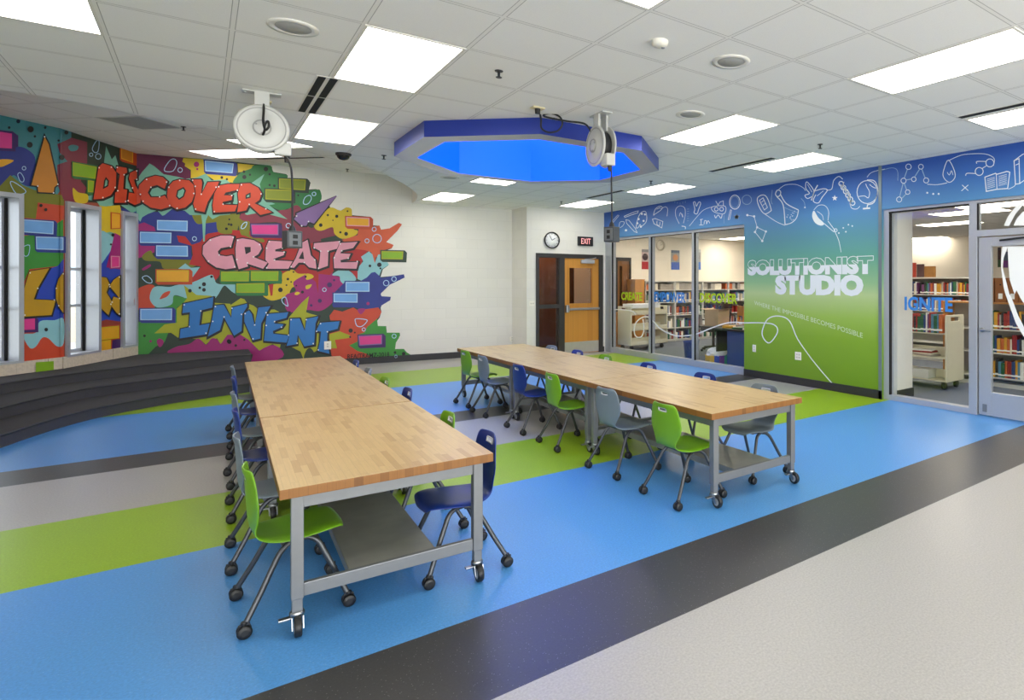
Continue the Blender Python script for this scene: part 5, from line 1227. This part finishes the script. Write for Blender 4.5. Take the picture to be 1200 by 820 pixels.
def bookcase(label, loc, rz, W, H, zs, D_=.32, mats=None, wood_end=False, group=None):
    t = thing('bookcase', label, 'bookcase', loc, rz, group); ms = mats or m_shelfw
    for s_ in (-1, 1): MB().bbox(W/2-.022 if s_ > 0 else -W/2, W/2 if s_ > 0 else -W/2+.022, 0, D_, 0, H, b=.002).build('side_panel', m_oak if wood_end else ms, t)
    MB().box(-W/2+.022, W/2-.022, D_-.012, D_, .03, H-.03).build('back_panel', m_shelfg, t)
    MB().bbox(-W/2+.022, W/2-.022, .0, D_-.012, H-.025, H, b=.002).build('top', m_oak if wood_end else ms, t)
    MB().box(-W/2+.022, W/2-.022, .02, D_-.012, 0, .06).build('base', ms, t)
    for z in zs: MB().bbox(-W/2+.022, W/2-.022, .0, D_-.012, z-.02, z, b=.002).build('shelf', ms, t)
    return t
# long low bookcase along the library end wall
LW = .95
for k in range(5):
    bookcase(['white bookcase at the left end of the library end wall', 'second white bookcase from the left on the library end wall', 'middle white bookcase on the library end wall', 'fourth white bookcase from the left on the library end wall', 'white bookcase farthest right on the library end wall'][k],
             (9.20+k*LW, 12.53, 0), 0, LW, 1.58, (.06, .36, .69, 1.03, 1.35), .34, None, False, 'bookcases on the library end wall')
t = thing('bookcase_end_panel', 'tall oak end panel at the left of the white library bookcases', 'end panel', (8.55, 12.5, 0)); MB().bbox(-.16, .12, 0, .36, 0, 1.60, b=.004).build('panel', m_oak, t); MB().bbox(-.17, .13, -.01, .37, 1.6, 1.62, b=.003).build('cap', m_oak, t)
for k in range(4):
    book_row((8.76+k*LW, 12.66, 1.03), (1, 0, 0), LW-.06, 'book on the shelf behind the blue and green words on the left glass front', 'books behind the left glass front', .25, .9, 1.35)
for k in range(2):
    book_row((8.76+k*LW, 12.66, .69), (1, 0, 0), LW-.06, 'book on the middle shelf right of the left library cart', 'books on the middle library shelf', .25, .9, 1.35)
mbs = MB()
for k in range(4):
    for z in (.06, .36, .69, 1.35):
        if z == .69 and k < 2: continue
        a = 8.76+k*LW; e_ = a+LW-.06
        while a < e_-.05:
            w = random.uniform(.03, .07) if z < 1.3 else random.uniform(.08, .2); h = random.uniform(.16, .25) if z < 1.3 else random.uniform(.14, .19)
            mbs.box(a, a+w-.003, 12.58, 12.76, z, z+h, random.choice((0, 1, 2, 3, 4, 9, 11)) if z < 1.3 else random.choice((3, 9, 9, 3, 7))); a += w+(random.uniform(.05, .15) if random.random() < .12 else 0)
tag(mbs.build('books', BC), 'rows of books filling the rest of the white library shelves', 'books', kind='stuff')
# wood door with dark frame on the library end wall
t = struct(MB().box(8.08, 8.14, LEY-.05, LEY, 0, 2.16).box(8.36, 8.42, LEY-.05, LEY, 0, 2.16).box(8.14, 8.36, LEY-.05, LEY, 2.08, 2.16).build('door_3', m_dark), 'brown door with dark frame at the far left of the library')
xa = at_y(722, 330, LEY).x; xb = at_y(738.5, 330, LEY).x
bpy.data.objects.remove(t)
fr = MB(); fr.box(xa-.05, xa+.02, LEY-.05, LEY, 0, 2.17); fr.box(xb-.05, xb, LEY-.05, LEY, 0, 2.17); fr.box(xa, xb-.05, LEY-.05, LEY, 2.08, 2.17)
d3 = struct(fr.build('door_3', m_dark), 'brown wooden door in a dark frame at the left end of the library')
MB().box(xa+.02, xb-.05, LEY-.03, LEY, .01, 2.08).build('door_leaf', wood_mat('brown_oak', (128, 84, 44), (100, 62, 30), row=.3, length=4), d3); MB().box(xa+.08, xa+.16, LEY-.034, LEY-.03, .5, 1.95).build('vision_glass', m_smoke, d3)
mb = MB(); xc_ = at_y(722, 400, 12.2).x; mb.bbox(xc_-.3, xc_+.18, 12.2, 12.6, 0, .84, b=.005); o = tag(mb.build('cabinet', m_oak), 'low oak cabinet behind the left end of the cream cart', 'cabinet')
MB().bbox(xc_-.28, xc_+.16, 12.185, 12.2, .08, .8, b=.004).build('door', m_oak, o)
# posters
def poster(label, u0, v0, u1, v1, Y, cols, X=None):
    A_ = at_y(u0, v0, Y) if X is None else at_x(u0, v0, X); Bp = at_y(u1, v1, Y) if X is None else at_x(u1, v1, X)
    mb = MB(); h = A_.z-Bp.z
    bands = [(0, .14), (.14, .62), (.62, 1)]
    for (f0, f1), c_ in zip(bands, range(3)):
        z1, z0 = A_.z-h*f0, A_.z-h*f1
        if X is None: mb.box(A_.x, Bp.x, Y-.012, Y, z0, z1, c_)
        else: mb.box(X-.012, X, Bp.y, A_.y, z0, z1, c_)
    if X is None: mb.lathe([(.09, -.0135), (.085, -.016)], ((A_.x+Bp.x)/2, Y, A_.z-h*.38), 'y', 14, 3)
    tag(mb.build('poster', cols), label, 'poster')
pc = lambda n, c: mat('poster_'+n, c, .5, noise=.25, scale=12)
poster('red and white poster on the library wall left of the first mullion', 752, 292, 759.5, 315.5, LEY, [pc('grey', (140, 136, 140)), pc('pinkish', (196, 170, 170)), pc('red', (170, 30, 46)), pc('dk', (60, 40, 46))])
poster('poster with blue foot and orange picture on the library wall', 786.5, 293, 796, 316, LEY, [pc('slate', (90, 104, 128)), pc('steel', (150, 150, 150)), pc('blue', (60, 92, 180)), pc('orange', (206, 140, 90))])
poster('grey and blue poster on the library wall right of the second mullion', 813, 292, 821, 316, LEY, [pc('pale', (190, 190, 190)), pc('steel', (150, 150, 150)), pc('sky', (70, 116, 190)), pc('grey', (140, 136, 140))])
poster('narrow dark green poster on the library back wall above the brown boxes', 1169.5, 290, 1173, 313, 0, [pc('dkgrey', (70, 70, 80)), pc('dk', (60, 40, 46)), pc('dgreen', (50, 90, 50)), pc('dk', (60, 40, 46))], XR-.1)
poster('purple footed poster on the library back wall seen through the door', 1176, 292, 1181.5, 313.5, 0, [pc('pale', (190, 190, 190)), pc('slate', (90, 104, 128)), pc('purple', (120, 46, 140)), pc('dk', (60, 40, 46))], XR-.1)
p = at_y(773.5, 287.5, LEY); t = thing('wall_clock', 'pale wall clock on the library end wall behind the middle pane', 'clock', (p.x, LEY, p.z))
MB().lathe([(.13, 0), (.145, -.02), (.145, -.04), (.125, -.04), (.12, -.02)], axis='y', n=28, cap=False).build('rim', mat('pale_rim', (206, 196, 178), .5), t); MB().lathe([(.122, -.01), (.122, -.02), (.01, -.021)], axis='y', n=28).build('face', m_cream, t)
mb = MB(); mb.tube([(0, -.024, 0), (.06, -.024, .04)], .005, 5); mb.tube([(0, -.024, 0), (0, -.024, .09)], .004, 5); mb.build('hand', mat('pale_hand', (170, 160, 146), .5), t)
# book carts
def make_cart(label, L, Wd, H, loc, rz, trough=False):
    t = thing('book_cart', label, 'book cart', loc, rz)
    for s_ in (-1, 1):
        m2 = MB(); x0 = s_*L/2
        m2.bbox(min(x0, x0-s_*.03), max(x0, x0-s_*.03), -Wd/2, Wd/2, .12, H-.09, b=.006)
        for k in (-1, 1): m2.bbox(min(x0, x0-s_*.03), max(x0, x0-s_*.03), k*(Wd/2-.06)-.06, k*(Wd/2-.06)+.06, H-.1, H-.02, b=.008)
        m2.bbox(min(x0, x0-s_*.03), max(x0, x0-s_*.03), -Wd/2+.005, Wd/2-.005, H-.035, H, b=.01)
        m2.build('end_panel', m_cart, t)
    for z in (.12, .45, .80):
        m2 = MB(); m2.bbox(-L/2+.03, L/2-.03, -Wd/2+.01, Wd/2-.01, z, z+.02, b=.003); m2.bbox(-L/2+.03, L/2-.03, -.012, .012, z+.02, z+.15, b=.003)
        if trough: m2.bbox(-L/2+.03, L/2-.03, -Wd/2+.01, -Wd/2+.025, z, z+.10, b=.003)
        m2.build('shelf', m_cart, t)
    for sx in (-1, 1):
        for sy in (-1, 1):
            m2 = MB(); X, Y = sx*(L/2-.1), sy*(Wd/2-.08)
            m2.lathe([(.02, .12), (.018, .09)], (X, Y, 0), n=10); m2.lathe([(.02, -.018), (.055, -.018), (.058, -.01), (.058, .01), (.055, .018), (.02, .018)], (X-.02, Y, .058), 'x', 18); m2.bbox(X-.03, X+.01, Y-.03, Y+.03, .08, .1, b=.004)
            m2.build('caster', m_black, t)
    return t
ct = make_cart('cream book cart loaded with books behind the IGNITE lettering', 1.0, .5, 1.08, (8.50, 4.86, 0), PI/2)
book_row((8.33, 5.30, .82), (0, -1, 0), .90, 'book on the top shelf of the cart behind IGNITE', 'books on the right cart', .29, 1.0)
book_row((8.33, 5.30, .47), (0, -1, 0), .32, 'book at the left end of the middle shelf of the cart behind IGNITE', 'books low on the right cart', .25, 1.0)
for k in range(4):
    mb = MB(); mb.bbox(-.15, .15, -.11, .11, 0, .022, b=.003); mb.box(-.147, .151, -.107, .107, .003, .019, 1); o = tag(mb.build('magazine', [BC[(9, 3, 0, 11)[k]], m_page]), 'loose book lying flat in the pile on the middle cart shelf', 'book', 'flat pile on the cart'); o.location = (8.36, 4.72+.02*k, .472+.0235*k); o.rotation_euler = (0, 0, 1.4+.13*k)
mb = MB(); mb.bbox(-.2, .2, -.11, .11, 0, .13, b=.008); o = tag(mb.build('paper_stack', mat('paper_white', (214, 214, 208), .7, noise=.05)), 'white paper wrapped bundle on the lowest cart shelf', 'paper'); o.location = (8.37, 4.85, .1405); o.rotation_euler = (0, 0, PI/2)
make_cart('empty cream book cart behind CREATE on the left glass front', 1.12, .48, 1.0, (8.02, 11.62, 0), .10, True)
mb = MB(); mb.bbox(-.42, .42, -.18, .18, 0, .10, b=.01); o = tag(mb.build('paper_stack', m_vinyl), 'white paper pile on top of the empty cart', 'paper'); o.location = (7.98, 11.62, .951); o.rotation_euler = (0, 0, .1)
# tall bookcase in the right glass front
bookcase('tall white bookcase seen above the right cart', (11.2, 6.25, 0), -PI/2, 1.62, 1.65, (.06, .37, .68, .99, 1.31), .32, None, False)
for z, lb in ((1.31, 'book on the top shelf of the tall bookcase above IGNITE'), (.99, 'book on the second shelf of the tall bookcase behind IGNITE')):
    book_row((11.32, 7.03, z), (0, -1, 0), 1.55, lb, 'books on the tall bookcase', .25, .94)
for u0, u1, v0, lb, cc in ((1064, 1073, 308, 'red book standing on top of the tall bookcase', (176, 60, 44)), (1074, 1082.5, 309.5, 'dark picture book standing on top of the tall bookcase', (84, 58, 60)), (1083, 1096, 312, 'brown and gold picture book standing on top of the tall bookcase', (160, 112, 56))):
    A_ = at_x(u0, v0, 11.3); Bp = at_x(u1, 324.4, 11.3); mb = MB(); mb.bbox(11.3, 11.33, Bp.y, A_.y, 1.65, A_.z, b=.003); mb.box(11.31, 11.327, Bp.y+.006, A_.y-.004, 1.655, A_.z+.0005, 1)
    o = tag(mb.build('book', [mat('cover_%d' % u0, cc, .5, noise=.35, scale=9), m_page]), lb, 'book', 'display books on the tall bookcase')
A_ = at_x(1054, 325, 10.9); Bp = at_x(1063.5, 345, 10.9); mb = MB(); mb.bbox(10.88, 10.92, Bp.y, A_.y, Bp.z, A_.z, b=.004); t = tag(mb.build('sign_board', m_black), 'black panel on the left end of the tall bookcase', 'panel'); MB().bbox(10.9, 11.22, A_.y-.06, A_.y-.02, 1.3, 1.34, b=.003).build('bracket', m_black, t)
# low oak topped bookcase behind the door
bookcase('oak topped bookcase full of books seen through the glass door', (9.15, 3.75, 0), -PI/2, 2.3, 1.255, (.145, .507, .858), .34, m_shelfw, True)
for z, lb in ((.858, 'book on the upper shelf seen through the glass door'), (.507, 'book on the middle shelf seen through the glass door'), (.145, 'book on the bottom shelf seen through the glass door')):
    book_row((9.27, 4.25, z), (0, -1, 0), 1.35, lb, 'books seen through the glass door', .27, .97)
for k in range(4):
    y = at_x(1163+k*14, 340, 9.3).y; mb = MB(); mb.bbox(-.14, .14, -.078, .078, 0, .36, b=.004)
    t = tag(mb.build('magazine_box', mat('box_brown', (140, 88, 46), .6, noise=.12)), ['brown file box at the left on the oak topped bookcase', 'second brown file box from the left on the oak topped bookcase', 'third brown file box from the left on the oak topped bookcase', 'brown file box nearest the right edge of the photo'][k], 'file box', 'brown file boxes'); t.location = (9.31, y, 1.256)
    MB().bbox(-.143, -.139, -.03, .03, .05, .13, b=.001).build('label_card', m_vinyl, t); MB().lathe([(.012, 0), (.012, .004)], (-.144, 0, .26), 'x', 10).build('finger_hole', m_black, t)
# circulation desk corner
t = thing('desk', 'dark topped desk with a blue side panel at the right of the left glass front', 'desk', (7.85, 8.15, 0))
MB().bbox(-.42, .55, -.5, .38, .665, .70, b=.004).build('desktop', m_dark, t); MB().bbox(-.38, -.34, -.48, -.02, 0, .665, b=.004).build('side_panel', mat('desk_blue', (44, 66, 120), .5), t); MB().bbox(.48, .52, -.48, .36, 0, .665, b=.004).build('side_panel', mat('desk_blue', (44, 66, 120), .5), t); MB().bbox(-.34, .48, .3, .33, .25, .665, b=.004).build('back_panel', m_dark, t)
for k, (dx, dy, w, d, h, ci, lb) in enumerate(((-.25, -.25, .2, .28, .03, 2, 'green folder on the dark desk'), (0, -.3, .22, .3, .025, 0, 'red folder on the dark desk'), (-.2, .12, .24, .2, .04, 5, 'yellow pad on the dark desk'), (.25, -.1, .22, .28, .05, 11, 'white paper stack on the dark desk'))):
    mb = MB(); mb.bbox(-w/2, w/2, -d/2, d/2, 0, h, b=.003); mb.box(-w/2+.004, w/2+.001, -d/2-.001, d/2+.001, .004, h-.004, 1); o = tag(mb.build('folder', [BC[ci], m_page]), lb, 'folder'); o.location = (7.85+dx, 8.15+dy, .701); o.rotation_euler = (0, 0, .3*k)
p = at_x(836, 372, 9.0); t = thing('office_chair', 'black office chair behind the dark desk in the library', 'office chair', (p.x, p.y, 0), 2.9)
sb = MB(); sb.bbox(-.23, .23, -.22, .22, .44, .52, b=.03); sb.build('seat', m_black, t)
sb = MB(); sb.bbox(-.25, -.19, -.22, .22, .58, 1.12, b=.03, M=Matrix.Rotation(-.12, 4, 'Y')); sb.build('backrest', m_black, t)
MB().tube([(0, 0, .1), (0, 0, .45)], .03, 10).build('gas_column', m_dark, t)
for k in range(5):
    a = 2*PI*k/5; mb = MB(); mb.tube([(0, 0, .11), (.28*math.cos(a), .28*math.sin(a), .07)], .02, 6); mb.lathe([(.01, -.02), (.03, -.015), (.03, .015), (.01, .02)], (.29*math.cos(a), .29*math.sin(a), .031), 'x', 10); mb.build('leg', m_black, t)
for s_ in (-1, 1): MB().tube([(-.1, s_*.24, .48), (-.1, s_*.27, .68), (.14, s_*.27, .69)], .018, 6).build('armrest', m_black, t)
t = thing('side_table', 'dark table carrying a cardboard box behind the second mullion', 'table', (8.75, 9.75, 0))
MB().bbox(-.5, .5, -.35, .35, .58, .62, b=.004).build('tabletop', m_dark, t)
for sx in (-1, 1):
    for sy in (-1, 1): MB().bbox(sx*.45-.02, sx*.45+.02, sy*.3-.02, sy*.3+.02, 0, .58, b=.003).build('leg', m_dark, t)
t = thing('cardboard_box', 'open cardboard box on the dark table in the library', 'box', (8.62, 9.7, .621), .2)
m_card = mat('cardboard', (190, 160, 124), .8, noise=.08)
MB().box(-.2, .2, -.18, -.172, 0, .34).box(-.2, .2, .172, .18, 0, .34).box(-.2, -.192, -.172, .172, 0, .34).box(.192, .2, -.172, .172, 0, .34).box(-.2, .2, -.18, .18, 0, .008).build('body', m_card, t)
MB().add([(-.2, -.18, .34), (.2, -.18, .34), (.22, -.30, .37), (-.22, -.30, .37)], [(0, 1, 2, 3)]).add([(-.2, .18, .34), (.2, .18, .34), (.22, .3, .36), (-.22, .3, .36)], [(0, 1, 2, 3)]).build('flap', m_card, t)
t = thing('wooden_chair', 'orange brown wooden chair at the right of the left glass front', 'chair', (9.6, at_x(858, 370, 9.6).y, 0), PI*.85)
MB().bbox(-.22, .22, -.22, .22, .44, .47, b=.01).build('seat', m_dwood, t)
mb = MB(); mb.bbox(-.22, -.19, -.22, .22, .76, 1.0, b=.01); mb.bbox(-.22, -.19, -.22, .22, .60, .66, b=.008); mb.build('backrest', m_dwood, t)
for sx in (-1, 1):
    for sy in (-1, 1): MB().bbox(sx*.205-.018, sx*.205+.018, sy*.2-.018, sy*.2+.018, 0, .44 if sx > 0 else .98, b=.004).build('leg', m_dwood, t)
p = at_z(805, 424, 0); t = thing('waste_bin', 'blue waste bin on the library floor behind the second mullion', 'waste bin', (p.x+.25, p.y+.18, 0))
mb = MB(); mb.lathe([(.12, 0), (.155, .36), (.165, .365), (.165, .38), (.15, .38), (.115, .012)], n=20); mb.build('bucket', mat('bin_blue', (36, 66, 140), .45), t)
p = at_z(839, 427, 0); t = thing('storage_tub', 'multicoloured tub filled with white plastic on the floor by the desk', 'tub', (p.x+.12, p.y+.1, 0), -.4)
for k, cc in enumerate(((214, 176, 60), (40, 70, 170), (96, 40, 130), (40, 130, 90))): MB().bbox(-.2+k*.1, -.1+k*.1, -.13, .13, 0, .16, b=.004).build('panel', mat('tub_%d' % k, cc, .5), t)
mb = MB(); bm = bmesh.new(); bmesh.ops.create_icosphere(bm, subdivisions=3, radius=.17)
for q in bm.verts: q.co = Vector((q.co.x*1.15, q.co.y*.8, q.co.z*.75))*(1+random.uniform(-.13, .13))
bm.verts.index_update(); mb.add([q.co+Vector((0, 0, .2)) for q in bm.verts], [[q.index for q in f.verts] for f in bm.faces]); bm.free()
mb.build('plastic_bag', m_vinyl, t)
# vinyl words and sweeping line on the glass
gv = thing('window_lettering', 'green and blue words with a looping white line on the left glass front', 'window lettering')
XG = GXM-.006
def word(txt, u0, v0, u1, v1, m, parent, lab):
    A_ = at_x(u0, v1, XG); Bp = at_x(u1, v0, XG); mb = MB()
    text_on(mb, txt, (XG, A_.y, A_.z), (0, -1, 0), (0, 0, 1), A_.y-Bp.y, Bp.z-A_.z, NX, 0, .034)
    o = mb.build('lettering', m, parent, norm=False); o['label'] = lab
m_vg = mat('vinyl_lime', (176, 206, 30), .5, noise=0); m_vb = mat('vinyl_blue', (52, 128, 206), .5, noise=0)
word('CREATE', 728, 342.5, 752.5, 351.5, m_vg, gv, 'lime word CREATE'); word('EMPOWER', 766.5, 342.5, 803.5, 353.5, m_vb, gv, 'blue word EMPOWER'); word('DISCOVER', 820, 344, 864, 354.5, m_vg, gv, 'lime word DISCOVER')
GL = Paint([XPlane(XG)])
GL.stroke('line', smooth_loop(tp('S3', [(30, 425), (110, 428), (160, 440), (175, 460)]), 4, False), 1.1, m_vinyl, 0)
GL.stroke('line', smooth_loop(tp('S3', [(225, 490), (232, 560), (215, 610), (180, 612), (165, 575), (175, 520), (210, 485), (250, 475), (290, 500), (350, 560), (440, 602), (520, 605), (600, 590), (700, 550), (790, 520), (860, 512), (935, 518)]), 4, False), 1.3, m_vinyl, 0)
GL.build('line', 'looping_line', gv)
gv2 = thing('window_lettering', 'blue word IGNITE on the right glass front', 'window lettering')
word('IGNITE', 1060, 348.5, 1116.5, 363.5, m_vb, gv2, 'blue word IGNITE')
dv = thing('door_decal', 'large white curved decal on the library door glass and the pane above', 'window decal')
XD = dx0+.018; GD = Paint([XPlane(XD)])
GD.fill('decal', tp('D1', [(297, 460), (480, 460), (480, 1200)])+tp('D2', [(383, 85), (360, 50), (335, 0)])+tp('D1', [(345, 790), (312, 690), (302, 560)]), m_vinyl, 0)
GD.fill('decal', tp('D1', [(262, 460), (300, 460), (270, 540), (262, 600), (285, 690), (310, 790)])+tp('D2', [(300, 40), (345, 160), (400, 270), (400, 330), (330, 210), (262, 20)])+tp('D1', [(270, 740), (252, 600), (254, 520)]), m_vinyl, .5)
GD.build('decal', 'door_decal_shape', dv)
GT = Paint([XPlane(XG)]); GT.fill('d', tp('D1', [(272, 318), (300, 255), (350, 190), (400, 150), (440, 140), (400, 180), (350, 240), (318, 300), (308, 320)]), m_vinyl, 0); GT.fill('d', tp('D1', [(338, 318), (360, 270), (400, 225), (480, 190), (480, 316)]), m_vinyl, 0)
GT.build('d', 'transom_decal_shape', dv)

# ================================================================== OUTSIDE, LIGHT, CAMERA
mb = MB(); mb.box(-26, XL-.35, -10, 40, -.3, -.2); mb.box(XL-.35, 0, 13.9, 40, -.3, -.2); struct(mb.build('ground', mat('pale_paving', (196, 190, 180), .9)), 'pale paving outside the windows')
mb = MB(); ex, ey = Vector((.35, .94)).normalized(), None
P_o = Plane(Vector((-14, 14)), Vector((2, 30)), -1e4, 1e4)
def oslab(a0, a1, o0, o1, z0, z1, mi):
    vs_ = [P_o.pt(a, o, z) for z in (z0, z1) for o in (o0, o1) for a in (a0, a1)]; mb.add(vs_, [(0, 2, 3, 1), (4, 5, 7, 6), (0, 1, 5, 4), (2, 6, 7, 3), (0, 4, 6, 2), (1, 3, 7, 5)], mi)
oslab(0, 22, 0, -.3, -.2, .9, 1); oslab(0, 22, -.02, -.3, .9, 7, 0)
for k in range(9):
    for z in (1.3, 3.6): oslab(1+k*2.3, 2.6+k*2.3, .01, -.02, z, z+1.5, 2)
struct(mb.build('wall_outside', [mat('white_render', (238, 238, 236), .8), m_stone, mat('pale_pane', (186, 204, 224), .2)]), 'white rendered wing of the building outside')
w = bpy.data.worlds.new('World'); bpy.context.scene.world = w; w.use_nodes = True
bg = w.node_tree.nodes['Background']; bg.inputs[0].default_value = (.90, .95, 1.0, 1); bg.inputs[1].default_value = 3.4

cam = bpy.data.cameras.new('Camera'); co = bpy.data.objects.new('Camera', cam); C.objects.link(co)
cam.sensor_width = 36; cam.sensor_fit = 'HORIZONTAL'; cam.lens = F/1200*36
cam.shift_x = (600-CX)/1200; cam.shift_y = -(410-HY)/1200
co.location = (0, 0, CAMZ); co.rotation_euler = (PI/2, 0, -YAW); cam.clip_start = .05
sc = bpy.context.scene; sc.camera = co
sc.view_settings.view_transform = 'Standard'; sc.view_settings.look = 'None'; sc.view_settings.gamma = 1; sc.view_settings.use_curve_mapping = False
sc.view_settings.exposure = 0.06
sc.cycles.use_denoising = True
sc.cycles.max_bounces = 8; sc.cycles.diffuse_bounces = 5; sc.cycles.glossy_bounces = 4; sc.cycles.transparent_max_bounces = 12
sc.cycles.sample_clamp_indirect = 6
